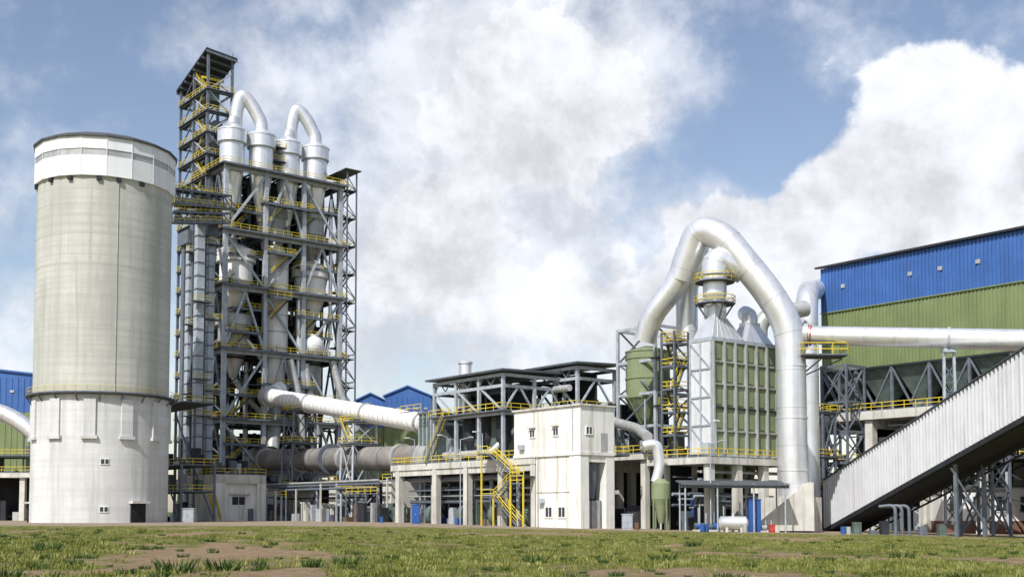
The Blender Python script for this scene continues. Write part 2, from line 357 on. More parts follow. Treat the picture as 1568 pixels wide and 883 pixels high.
# ============================================================ PREHEATER TOWER
T0 = (-58.35, 230.0)
AX = [0, 8.87, 17.73, 26.6]; BX = [0, 8, 16]
FL = [10, 20.5, 34.7, 47.8, 59.2, 72.6]
def cyclone(s, c, r, z0, z1, zc, m, rb=.7):
    s.rev(c, [(rb, zc), (r*.93, z0)], m, 26, True, True)
    s.rev(c, [(r*.93, z0), (r*.93, z1-(z1-z0)*.35)], m, 26, True, False)
    s.rev(c, [(r*.93, z1-(z1-z0)*.35), (r*1.1, z1-(z1-z0)*.33), (r*1.1, z1)], m, 26, True, False)
    s.rev(c, [(r*1.1, z1), (r*1.14, z1), (r*1.14, z1+.25), (r*.45, z1+1.5)], m, 26, True, True)
    for z in (z0, z1-(z1-z0)*.35): s.ring(Vector((c[0], c[1], z)), UP, r*.9, r*1.0, .2, M_DUCTD, 26)
def build_tower():
    s = MB("preheater_tower"); q = lambda a, b, z: loc(T0, a, b, z); HT = 72.6
    for a in AX:
        for b in BX:
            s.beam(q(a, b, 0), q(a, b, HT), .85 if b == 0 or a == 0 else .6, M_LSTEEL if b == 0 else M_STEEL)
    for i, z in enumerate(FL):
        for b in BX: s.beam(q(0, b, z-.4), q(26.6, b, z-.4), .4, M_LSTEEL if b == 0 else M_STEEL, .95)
        for a in AX: s.beam(q(a, 0, z-.4), q(a, 16, z-.4), .4, M_STEEL, .8)
        for k in range(1, 12): s.beam(q(26.6*k/12, 0, z-.25), q(26.6*k/12, 16, z-.25), .2, M_DARK, .35)
        s.fb(T0, -1.3, 27.8, -1.5, 1.2, z, z+.08, M_GRATE)
        s.fb(T0, -1.3, 1.0, 1.2, 16, z, z+.08, M_GRATE)
        s.fb(T0, 1.0, 27.8, 7.2, 16, z, z+.08, M_GRATE)
        for k in (0, 1, 2): s.fb(T0, AX[k+1]-1.1, AX[k+1]+1.1, 1.2, 7.2, z, z+.08, M_GRATE)
        s.rail(q(-1.2, -1.4, z+.05), q(27.7, -1.4, z+.05)); s.rail(q(-1.2, -1.4, z+.05), q(-1.2, 16, z+.05))
        s.rail(q(27.7, -1.4, z+.05), q(27.7, 16, z+.05)); s.rail(q(1, 7.3, z+.05), q(26, 7.3, z+.05))
        s.beam(q(-1.3, -1.5, z-.1), q(27.8, -1.5, z-.1), .2, M_STEEL, .3)
        if z < 72:     # near-black sheets and dark boxes added as painted shade deep in the frame
            for k in range(3):
                h = (FL[i+1]-z)*random.uniform(.72, .93)
                s.fb(T0, AX[k]+.6, AX[k+1]-.6, 12.5, 12.7, z, z+h, M_SHADE)
                if random.random() < .8: s.fb(T0, AX[k]+1.2, AX[k+1]-.7, 8.4, 11, z+.1, z+random.uniform(4, h), random.choice([M_DARK, M_MACH, M_SHADE, M_SHADE]))
                s.fb(T0, AX[k]+1, AX[k+1]-1, 1.3, 7.1, z-1.4, z-1.25, M_SHADE) if i in (1, 2) and k != 1 else None
    for (a0, a1, z, b0) in ((8, 19, 65.8, -1.6), (1, 9, 63.8, .5), (1, 8.5, 54.5, .3), (9, 15, 55.5, -1.9), (17, 26, 53.8, .2), (2, 12, 43.5, .4), (16, 26, 43, -.5), (9, 14, 46.2, -2.2), (0, 8, 38.5, -.5), (17, 25, 39.0, 0), (8, 20, 28, -1.5), (1, 8, 25.5, -.6), (18, 27, 25.5, .2), (0, 9, 15.4, -1.2), (17, 27, 66.5, .3)):
        s.fb(T0, a0, a1, b0, b0+2.6, z, z+.1, M_GRATE)
        s.rail(q(a0, b0, z), q(a1, b0, z)); s.rail(q(a0, b0, z), q(a0, b0+2.6, z)); s.rail(q(a1, b0, z), q(a1, b0+2.6, z))
        s.beam(q(a0, b0+.1, z-.2), q(a1, b0+.1, z-.2), .2, M_STEEL, .35)
        s.stair(q(a0+1, b0+1.5, z-4.5), q(min(a1, a0+5.5), b0+1.5, z), .8, B)
    lv = [0]+FL
    for i in range(len(lv)-1):
        z0, z1 = lv[i], lv[i+1]-.9
        for k in range(3):
            a0, a1 = AX[k], AX[k+1]; am = (a0+a1)/2
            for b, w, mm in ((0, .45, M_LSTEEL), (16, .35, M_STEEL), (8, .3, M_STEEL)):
                if b == 8 and k != 1: continue
                if (i+k) % 3 == 0 or i == 0: s.beam(q(a0, b, z0), q(am, b, z1), w, mm); s.beam(q(a1, b, z0), q(am, b, z1), w, mm)
                elif (i+k) % 3 == 1: s.beam(q(a0, b, z1), q(a1, b, z0), w, mm)
                else: s.beam(q(a0, b, z0), q(a1, b, z1), w, mm)
        for k in range(2):
            b0, b1 = BX[k], BX[k+1]; bm = (b0+b1)/2
            for a in (0, 26.6):
                s.beam(q(a, b0, z0), q(a, bm, z1), .36, M_STEEL); s.beam(q(a, b1, z0), q(a, bm, z1), .36, M_STEEL)
    tops = []
    for a, b in ((2.6, 3.2), (8.9, 2.6), (15.6, 3.6), (21.9, 3.0)):
        c = q(a, b, 0); cyclone(s, c, 2.75, 73.2, 80.6, 62.5, M_DUCT); tops.append(c)
        s.tube(q(a, b, 62.6), q(a+1.2, b+.5, 57), .6, M_DUCTD)
    def goose(c0, c1, z):
        p = c0.lerp(c1, .22)+B*1.5
        s.pipe([p+UP*66, p+UP*(z+4.8), p.lerp(c1, .22)+UP*(z+8.6), p.lerp(c1, .62)+UP*(z+6.4), c1+UP*(z+2.6), c1+UP*(z+.9)], 1.4, M_DUCT, 22, fil=2.2, collar=2.6)
        s.pipe([p+UP*(z+2.9), c0.lerp(p, .4)+UP*(z+2.6), c0+UP*(z+1)], 1.1, M_DUCT, 20, fil=2)
    goose(tops[0], tops[1], 81); goose(tops[2], tops[3], 81)
    s.fb(T0, 11, 13.5, 2.5, 6, 72.8, 78.5, M_STEEL)
    for z in (75.8, 78.8):
        s.fb(T0, 10.6, 14, 1, 7, z, z+.1, M_GRATE); s.rail(q(10.6, 1, z), q(14, 1, z)); s.rail(q(23, 6, z), q(26.6, 6, z))
    cyclone(s, q(4.4, 4.3, 0), 3.7, 49.3, 55.6, 42.5, M_WHITE, .8)
    cyclone(s, q(21.6, 4.3, 0), 3.7, 48.3, 54.3, 41, M_WHITE, .8)
    cyclone(s, q(4.2, 4.6, 0), 3.5, 36.5, 42, 29.5, M_DUCTD, .8)
    cyclone(s, q(21.8, 4.6, 0), 3.2, 61.8, 66.8, 56, M_DUCTD, .8)
    cyclone(s, q(13.0, 5.2, 0), 3.2, 60.5, 65.8, 55.5, M_DUCTD, .8)
    c = q(12.9, 3.4, 0)
    s.rev(c, [(1.3, 22), (2.75, 35), (2.75, 46.5), (2.2, 47.6), (2.75, 48.7), (2.75, 56), (1.6, 57.8)], M_WHITE, 26)
    for z in (36, 39.5, 43, 46.5, 49.5, 53, 56): s.ring(Vector((c.x, c.y, z)), UP, 2.7, 2.85, .2, M_DUCTD, 26)
    s.pipe([q(12.9, 3.4, 57.5), q(12.9, 3.4, 61), q(12.9, 9.5, 64), q(12.9, 10, 74)], 1.5, M_DUCT, 18, collar=3)
    c = q(20.7, 2.0, 37.2)
    s.rev(c, [(.1, -2.9)]+[(2.9*math.cos(t), 2.9*math.sin(t)) for t in np.linspace(-1.4, 1.4, 13)]+[(.1, 2.9)], M_WHITE, 26)
    s.rev(q(21.8, 5.5, 0), [(.8, 22), (3, 29), (3, 34)], M_DUCTD, 24)
    for pts, r, m in (([(4.4, 4.3, 42.6), (5.5, 2.5, 38), (9.5, 1.6, 33), (11.5, 2.5, 27)], .55, M_DUCT),
                      ([(21.6, 4.3, 41), (19.5, 1.7, 36), (16.5, 1.5, 31), (14.5, 2.5, 26)], .55, M_DUCT),
                      ([(9.2, 1.0, 34.7), (9.2, 1.0, 55)], .5, M_DUCT), ([(17.2, .9, 30), (17.2, .9, 47), (19.6, 2, 50)], .5, M_DUCT),
                      ([(4.4, 7.5, 44), (4.4, 8.5, 60), (2.6, 6, 70)], 1.2, M_DUCTD), ([(21.6, 8, 42), (21.6, 8.5, 62), (21.6, 7, 71)], 1.2, M_DUCTD),
                      ([(4.2, 4.6, 29.6), (6, 3, 26), (10, 3, 22)], .6, M_DUCTD),
                      ([(12.9, 3.4, 24), (12.2, 1.8, 19), (10.8, 0, 14.5)], 1.5, M_DUCTD),
                      ([(24.8, -.2, 34), (26.5, -1.6, 26), (29.5, -3.2, 19)], .8, M_DUCTD),
                      ([(18.5, 0, 33), (19.6, -.4, 25), (21, -1.0, 18)], .7, M_DUCTD), ([(14.5, -.6, 33.5), (16.2, -1.4, 26), (17, -2, 16)], .8, M_DUCTD),
                      ([(25.4, 2, 70), (25.4, 2, 40), (24, 2, 34)], .4, M_DUCT), ([(7.2, 5, 33), (7.2, 5, 12)], .5, M_DUCTD)):
        s.pipe([q(*p) for p in pts], r, m, 14, collar=3.5)
    for i in range(260):
        z = random.choice(FL+[28, 41, 53.5, 66]); a = random.uniform(.5, 25.5); b = random.uniform(7.5, 15)
        w, d, h = random.uniform(.5, 2.4), random.uniform(.5, 2), random.uniform(.6, 3.2)
        if z >= 72: h *= .5
        s.fb(T0, a, a+w, b, b+d, z+.1, z+h, random.choice(MACH))
    for i in range(120):
        z = random.choice(FL[:-1]); a = random.uniform(0, 26); b = random.uniform(.2, 7)
        s.fb(T0, a, a+random.uniform(.3, 1.2), b, b+.8, z+.1, z+random.uniform(.6, 2.2), random.choice(MACH))
    for i in range(70):
        a = random.uniform(.5, 26); b = random.uniform(6, 15.5); z = random.uniform(5, 50)
        s.tube(q(a, b, z), q(a, b, z+random.uniform(8, 22)), random.uniform(.12, .4), random.choice([M_STEEL, M_DUCTD, M_DARK, M_DARK]), n=8)
    for i in range(100):
        z = random.uniform(8, 68); b = random.uniform(.4, 14); a = random.uniform(0, 17)
        s.beam(q(a, b, z), q(a+random.uniform(4, 9), b, z+random.choice([0, 0, 0, 4, -4])), .18, random.choice([M_STEEL, M_DARK, M_STEEL]))
    z = 10.; k = 0
    while z < 74:
        z2 = z+3.1; b0, b1 = (1, 6) if k % 2 == 0 else (6, 1)
        s.stair(q(29.2, b0, z), q(29.2, b1, z2), .9, A, th=.07)
        s.fb(T0, 27.8, 30.2, b1-.7 if b1 > 3 else b1-1.7, b1+1.7 if b1 > 3 else b1+.7, z2, z2+.1, M_GRATE)
        s.rail(q(30.2, b1-1, z2), q(30.2, b1+1, z2))
        z = z2; k += 1
    for (a, b) in ((30.2, -.7), (30.2, 7.7), (27.9, -.7)): s.beam(q(a, b, 8), q(a, b, 76.5), .28, M_STEEL)
    for zz in range(12, 76, 6): s.beam(q(30.2, -.7, zz), q(30.2, 7.7, zz), .2, M_STEEL); s.beam(q(30.2, -.7, zz), q(27.9, -.7, zz+3), .15, M_STEEL); s.beam(q(30.2, -.7, zz), q(30.2, 7.7, zz+6), .15, M_STEEL)
    s.fb(T0, 27, 31, -1.5, 8.4, 76.4, 76.6, M_ROOF)
    return s.build()
build_tower()

def build_lift():
    s = MB("steel_stair_tower"); o = loc(T0, -.7, 8.2, 0)[:2]; q = lambda a, b, z: loc(o, a, b, z); W, D, H = 5.4, 14.4, 98.5
    for a in (0, W):
        for b in (0, D/2, D): s.beam(q(a, b, 0), q(a, b, H-(b*.25)), .5, M_STEEL)
    z = 3.; k = 0
    while z < H-5:
        for b in (0, D/2, D): s.beam(q(0, b, z), q(W, b, z), .28, M_STEEL, .45)
        for a in (0, W): s.beam(q(a, 0, z), q(a, D, z), .28, M_STEEL, .45)
        z2 = min(z+4.6, H-3.5)
        for a in (0, W):
            s.beam(q(a, 0, z), q(a, D/2, z2), .22, M_LSTEEL); s.beam(q(a, D, z), q(a, D/2, z2), .22, M_STEEL)
        s.beam(q(0 if k % 2 else W, 0, z), q(W if k % 2 else 0, 0, z2), .25, M_LSTEEL)
        if z > 12 and z+8 < H:
            s.fb(o, -.6, W+.2, -.8, 1.4, z, z+.08, M_GRATE); s.fb(o, -.6, 1.2, 1.4, D, z, z+.08, M_GRATE)
            s.rail(q(-.6, -.8, z), q(W+.2, -.8, z)); s.rail(q(-.6, -.8, z), q(-.6, D, z))
            b0, b1 = (2, 6.5) if k % 2 else (6.5, 2)
            s.stair(q(.4, b0, z), q(.4, b1, z2), .8, A)
            for j in range(2):
                if random.random() < .8: bb = random.uniform(2, 10); s.fb(o, 1.8, 4.8, bb, bb+random.uniform(1.5, 4), z, z+random.uniform(1.5, 3.8), random.choice(MACH))
        z += 4.6; k += 1
    for a0, b0 in ((2.9, 2.0), (2.9, 10.2)):
        s.fb(o, a0-.9, a0+.9, b0-1, b0+1, 0, H-14, M_STEEL)
    p = [q(-.8, -.8, H+.5), q(W+.8, -.8, H-.2), q(W+.8, D+.8, H-4.6), q(-.8, D+.8, H-4.0)]
    s.hexa([x-UP*.45 for x in p]+p, M_DARK)
    for t in np.linspace(0, 1, 8): s.beam(p[0].lerp(p[3], t)-UP*.7, p[1].lerp(p[2], t)-UP*.7, .18, M_STEEL, .5)
    for t in (.3, .6): s.beam(q(.5, D*t, H-4), q(W, D*t, H-4), .3, M_YEL, .5)
    s.beam(q(W, .2, H-.5), q(W+.2, .2, H+1.2), .12, M_STEEL)
    return s.build()
build_lift()

def build_elev():
    for i, (u, y, h, w) in enumerate(((289, 221, 54, 1.3), (303, 219, 60, 1.5), (320, 223, 56, 1.2))):
        s = MB("bucket_elevator"); x = (u-784)/1750*y
        s.fb((x, y), -w/2, w/2, 0, 1.6, 0, h, M_LSTEEL); s.fb((x, y), -w/2, w/2, 2.4, 3.9, 0, h, M_STEEL)
        z = 3
        while z < h:
            s.fb((x, y), -w/2-.12, w/2+.12, -.12, 1.72, z, z+.2, M_STEEL); s.beam(loc((x, y), 0, 1.7, z+1), loc((x, y), 0, 2.4, z+1), .2, M_DARK); z += 2.6
        s.fb((x, y), -w/2-.5, w/2+.5, -.4, 4.3, h, h+2.6, M_STEEL); s.fb((x, y), -w/2-.2, w/2+.2, -.2, 4.1, 0, 3, M_DUCTD)
        for zz in (h-2, h*.7, h*.45, 20):
            s.fb((x, y), -w/2-1.1, w/2+1.1, -1.4, .1, zz, zz+.1, M_GRATE); s.rail(loc((x, y), -w/2-1.1, -1.4, zz), loc((x, y), w/2+1.1, -1.4, zz))
        for k in range(60):
            zz = 4+k*(h-6)/60; s.beam(loc((x, y), w/2+.1, -.4, zz), loc((x, y), w/2+.5, -.4, zz), .06, M_STEEL)
        s.build()
build_elev()
def truss_bridge(name, p, q, w, h, m, rail=True, th=.25, n=None):
    s = MB(name); p = Vector(p); q = Vector(q); d = q-p; L = d.length; side = d.cross(UP).normalized()*w/2; n = n or max(2, round(L/3))
    for sg in (-1, 1):
        s.beam(p+side*sg, q+side*sg, th, m); s.beam(p+side*sg+UP*h, q+side*sg+UP*h, th, m)
        for i in range(n+1):
            a = p.lerp(q, i/n)+side*sg; s.beam(a, a+UP*h, th*.7, m)
            if i < n:
                b = p.lerp(q, (i+1)/n)+side*sg
                s.beam(*((a, b+UP*h) if i % 2 else (a+UP*h, b)), th*.7, m)
        if rail: s.rail(p+side*sg*1.1+UP*.1, q+side*sg*1.1+UP*.1); s.rail(p+side*sg*1.1+UP*(h+.1), q+side*sg*1.1+UP*(h+.1))
    for i in range(n+1):
        a = p.lerp(q, i/n); s.beam(a-side, a+side, th*.7, m); s.beam(a-side+UP*h, a+side+UP*h, th*.7, m)
    for z in (.15, h+.12):
        s.beam(p+UP*z, q+UP*z, w*1.1, M_GRATE, .08)
    s.beam(p+UP*h*.35, q+UP*h*.35, w*.4, M_DUCTD, h*.35)
    return s.build()
truss_bridge("conveyor_bridge", at(248, 306, 205), at(338, 316, 224), 3, 2.6, M_STEEL)
truss_bridge("conveyor_bridge", at(248, 336, 205), at(338, 338, 224), 2.6, 1.9, M_STEEL)

def window(s, o, face, t, z, w, h, off=.0, frame=M_WHITE):
    R5 = ((t-.12, t+w+.12, z+h, z+h+.12), (t-.2, t+w+.2, z-.15, z), (t-.12, t, z, z+h), (t+w, t+w+.12, z, z+h), (t+w/2-.04, t+w/2+.04, z, z+h))
    if face == 'a':
        s.fb(o, t, t+w, off-.05, off+.02, z, z+h, M_GLASS)
        for (x0, x1, y0, y1) in R5: s.fb(o, x0, x1, off-.12, off+.02, y0, y1, frame)
    else:
        s.fb(o, off-.05, off+.02, t, t+w, z, z+h, M_GLASS)
        for (x0, x1, y0, y1) in R5: s.fb(o, off-.12, off+.02, x0, x1, y0, y1, frame)
def build_base():
    s = MB("concrete_tower_base"); o = at(338, 0, 212)[:2]; q = lambda a, b, z: loc(o, a, b, z)
    s.fb(o, -1.5, 9, -.4, 14, 7.0, 8.6, M_CONC)
    s.fb(o, -1.5, .8, -.4, 1.4, -.3, 7.0, M_CREAM); s.fb(o, 7.2, 9, -.4, 1.4, -.3, 7.0, M_CREAM)
    s.fb(o, .8, 7.2, .3, .8, -.3, 7.0, M_CREAM); s.fb(o, -1.2, -.6, 1.4, 14, -.3, 7.0, M_CREAM)
    window(s, o, 'a', 2.4, 3.0, 2.6, 1.5, .3); s.fb(o, 1.8, 5.8, -.5, .3, 4.9, 5.1, M_CONC); s.fb(o, 5.6, 6.8, .22, .34, -.2, 2.3, M_STEEL)
    s.rail(q(-1.4, -.3, 8.6), q(9, -.3, 8.6)); s.rail(q(-1.4, -.3, 8.6), q(-1.4, 14, 8.6))
    s.stair(q(-2.3, -4.5, 0), q(-2.3, -1, 5), 1, A, th=.1)
    for a in (4.5, 12, 20, 28):
        for b in (0, 12): s.fb(T0, a, a+1.8, b-1, b+.8, -.3, 9.0, M_CONC)
    s.fb(T0, -2, 29, 14, 14.4, -.3, 9, M_SHADE)
    for i in range(30):
        a = random.uniform(-1, 8); b = random.uniform(2, 12); s.fb(o, a, a+random.uniform(.5, 1.8), b, b+1.2, 8.6, random.uniform(9.4, 12), random.choice(MACH))
    return s.build()
build_base()

# ============================================================ KILN, TERTIARY DUCT, TRESTLES
KE = Vector((-14.2, 189, 10.6)); KS = KE+B*61+UP*1.8
def build_kiln():
    s = MB("rotary_kiln"); s.tube(KE, KS, 2.1, M_KILN, n=32)
    d = (KS-KE).normalized()
    for t in (.12, .42, .72, .96): s.ring(KE.lerp(KS, t), d, 1.9, 2.5, .9, M_DUCTD, 32)
    for t in (.2, .3, .5, .6, .82): s.ring(KE.lerp(KS, t), d, 1.9, 2.16, .25, M_STEEL, 32)
    s.ring(KE.lerp(KS, .52), d, 1.9, 2.9, .6, M_STEEL, 40)
    s.tube(KS, KS+d*2.5, 2.6, M_DUCTD, n=28); s.tube(KE, KE-d*3, 2.7, M_DUCTD, n=28)
    for t in (.12, .42, .72, .96):
        p = KE.lerp(KS, t)
        s.fb((p.x, p.y), -3, 3, -1.4, 1.4, -.5, 6.9, M_CONC); s.fb((p.x, p.y), -2.4, 2.4, -.9, .9, 6.9, 7.9, M_DARK)
        for sg in (-1, 1): s.tube(Vector((p.x, p.y, 8.6))+A*1.4*sg-B*.5, Vector((p.x, p.y, 8.6))+A*1.4*sg+B*.5, .7, M_STEEL)
        s.rail(Vector((p.x, p.y, 6.9))-A*3-B*1.4, Vector((p.x, p.y, 6.9))-A*3+B*1.4)
    s.build()
build_kiln()
DL = at(652, 648, 190); DR = at(410, 606, 232)
def build_tad():
    s = MB("tertiary_air_duct"); d = (DR-DL).normalized()
    s.pipe([DL-d*2, DR, DR+B*3+UP*2+A*4], 1.65, M_WHITE, 28, collar=1.5, cm=M_DUCTD, fil=2)
    for t in (.02, .33, .7): s.ring(DL.lerp(DR, t), d, 1.5, 1.95, .35, M_DUCTD, 26)
    s.ring(DR, d, 1.5, 2.2, 1.2, M_DUCTD, 26)
    s.fb((DL-d*3)[:2], -2.5, 2.8, -3.5, 1.5, 9.2, 17.6, M_MACH); s.fb((DL-d*3)[:2], -2.7, 3, -3.7, 1.7, 17.6, 17.9, M_STEEL)
    for k in range(5): s.fb((DL-d*3)[:2], -2.65, -2.5, -3.4+k*1.15, -3.2+k*1.15, 9.2, 17.6, M_LSTEEL)
    s.rail(Vector((DL.x, DL.y, 17.9))-A*4.4+B*1, Vector((DL.x, DL.y, 17.9))-A*4.4-B*5)
    s.build()
build_tad()
def trestle(name, c, w, dep, ztop, levels, rails=True, m=M_LSTEEL, taper=0):
    s = MB(name); o = (c[0], c[1]); z0 = gz(c[0], c[1])-.3
    def q(i, j, z):
        k = 1+taper*(ztop-z)/ztop
        return loc(o, i*w/2*k, j*dep/2*k, z)
    C = [(-1, -1), (1, -1), (1, 1), (-1, 1)]
    for (i, j) in C: s.beam(q(i, j, z0), q(i, j, ztop), .32, m)
    zs = [z0+.5]+list(levels)
    for n, z in enumerate(zs):
        for k in range(4):
            a, b = C[k], C[(k+1) % 4]
            if n > 0: s.beam(q(*a, z), q(*b, z), .26, m, .36)
            if n+1 < len(zs): s.beam(q(*a, z), q(*b, zs[n+1]), .18, m); s.beam(q(*b, z), q(*a, zs[n+1]), .18, m)
        if rails and n > 0:
            e = 1.2; p = [q(i*e, j*e, z+.15) for (i, j) in C]
            s.hexa([x-UP*.1 for x in p]+p, M_GRATE)
            for k in range(4): s.rail(p[k], p[(k+1) % 4])
            if n+1 < len(zs) and zs[n+1]-z < 5.5: s.stair(q(-1.15, -.8, z+.1), q(-1.15, .8, zs[n+1]), .8, A)
    return s.build()
p = DL.lerp(DR, .75); trestle("steel_trestle", p-A*.5, 4.6, 3.8, p.z-1.7, [6.0, 14.8, p.z-2], taper=.25, m=M_STEEL)
p = DL.lerp(DR, .36); trestle("steel_trestle", p-A*.5, 4.6, 3.8, p.z-1.7, [5.5, 13.6, p.z-2], taper=.25)
def build_underkiln():
    s = MB("pump_and_pipe_rack")
    for i in range(100):
        t = random.uniform(0, 1); p = KE.lerp(KS, t)-A*random.uniform(0, 8)
        s.fb((p.x, p.y), 0, random.uniform(.5, 2.2), 0, random.uniform(.5, 2.2), -.4, random.uniform(.6, 3.6), random.choice(MACH+[M_CONC]))
    for i in range(7):
        off = -3.6-i*.5; z = 3+random.uniform(0, 4.)
        s.pipe([KE+A*off+B*random.uniform(0, 8)+UP*(z-10), KE+A*off+B*random.uniform(35, 55)+UP*(z-10)], random.uniform(.1, .22), random.choice([M_DUCTD, M_DARK, M_STEEL]), 10)
    for i in range(16):
        p = KE-A*random.uniform(4.5, 8)+B*(i*3.6); s.beam((p.x, p.y, -.2), (p.x, p.y, random.uniform(4, 7.4)), .25, random.choice([M_LSTEEL, M_STEEL, M_CONC]))
    for t0, t1, z in ((4, 14, 4.6), (36, 50, 4.4)):
        a = KE-A*7+UP*(z-KE.z)+B*t0; b = KE-A*7+UP*(z-KE.z)+B*t1; s.rail(a, b); s.beam(a+A*.6, b+A*.6, 1.3, M_GRATE, .12)
        for k in range(4): c = a.lerp(b, k/3); s.beam((c.x, c.y, -.3), c, .22, M_STEEL)
    s.fb(KE[:2], 7, 7.4, -2, 60, -.5, 8, M_SHADE)
    return s.build()
build_underkiln()

# ============================================================ COOLER DECK + CANOPIES
C0 = (9.0, 150.0)
def build_deck():
    s = MB("raised_concrete_deck"); q = lambda a, b, z: loc(C0, a, b, z)
    s.fb(C0, 0, 24, 9.4, 46.4, 8.3, 9.2, M_CONC)
    for b in (10.0, 17.4, 25.8, 34, 44.5):
        for a in (.05, 8, 16): s.fb(C0, a, a+1.0, b-.5, b+.5, -1.5, 8.3, M_CONC)
        s.fb(C0, 1.05, 23, b-.35, b+.35, 7.5, 8.3, M_CONC)
    s.fb(C0, .2, .8, 9.5, 46, 7.4, 8.3, M_CONC)
    s.rail(q(.1, 9.5, 9.2), q(.1, 46.3, 9.2)); s.rail(q(.1, 46.3, 9.2), q(18, 46.3, 9.2))
    s.fb(C0, 13.5, 14, 9.4, 46, -1.5, 8.3, M_SHADE); s.fb(C0, 9, 13.5, 9.5, 9.9, -1.5, 8.3, M_SHADE)
    for i in range(120):
        a = random.uniform(1.8, 12); b = random.uniform(11, 45); z = gz(*(q(a, b, 0)[:2]))
        s.fb(C0, a, a+random.uniform(.5, 2.2), b, b+random.uniform(.5, 2.6), z-.1, z+random.uniform(.7, 4.2), random.choice(MACH+[M_DUCTD, M_BLUEP]))
    for i in range(14):
        z = random.uniform(3, 7); a = random.uniform(1.5, 8); s.tube(q(a, 10, z), q(a, 44, z), random.uniform(.08, .3), random.choice([M_LSTEEL, M_DUCTD, M_STEEL]), n=10)
    for i in range(20):
        a = random.uniform(1.5, 7); b = random.uniform(10, 44); s.tube(q(a, b, -1), q(a, b, 8), random.uniform(.08, .35), random.choice([M_LSTEEL, M_DUCTD, M_STEEL]), n=10)
    for b in (13.5, 21.5, 29.5, 38):
        s.tube(q(3, b-.6, 1.2), q(3, b+.6, 1.2), 1.6, M_MACH, n=20); s.tube(q(3, b+.6, 1.2), q(3, b+1.5, 1.2), .6, M_BLUEP)
    s.stair(q(-1.2, 11.0, -.4), q(-1.2, 16.2, 3.6), 1.1, A, th=.09); s.fb(C0, -2.0, .0, 16.2, 19, 3.6, 3.72, M_GRATE); s.rail(q(-2, 16.2, 3.7), q(-2, 19, 3.7), th=.1)
    s.stair(q(-1.2, 12.0, 6.6), q(-1.2, 17.6, 9.9), 1.1, A, th=.09); s.stair(q(-1.2, 16.5, 3.7), q(-1.2, 12.2, 6.6), 1.0, A, th=.09)
    s.fb(C0, -2, .0, 9.4, 12.4, 6.5, 6.62, M_GRATE); s.rail(q(-2, 9.4, 6.6), q(-2, 12.4, 6.6), th=.1); s.rail(q(-2, 9.4, 5.5), q(-2, 12.4, 5.5), th=.1)
    s.fb(C0, -2, .0, 17.6, 20, 9.8, 9.92, M_GRATE); s.rail(q(-2, 17.6, 9.9), q(-2, 20, 9.9), th=.1)
    for (a, b, z) in ((-2, 16.2, 3.6), (-2, 19, 9.8), (-2, 9.5, 6.5), (-2, 12.3, 6.5)): s.beam(q(a, b, -1), q(a, b, z), .18, M_YEL)
    for b in (22, 31, 40):
        s.tube(q(.4, b, 9.2), q(.4, b, 13.2), .07, M_LSTEEL, n=8); s.beam(q(.4, b, 13.1), q(-.9, b, 13.4), .12, M_LSTEEL); s.fb(C0, -1.3, -.6, b-.15, b+.15, 13.3, 13.45, M_WHITE)
    return s.build()
build_deck()
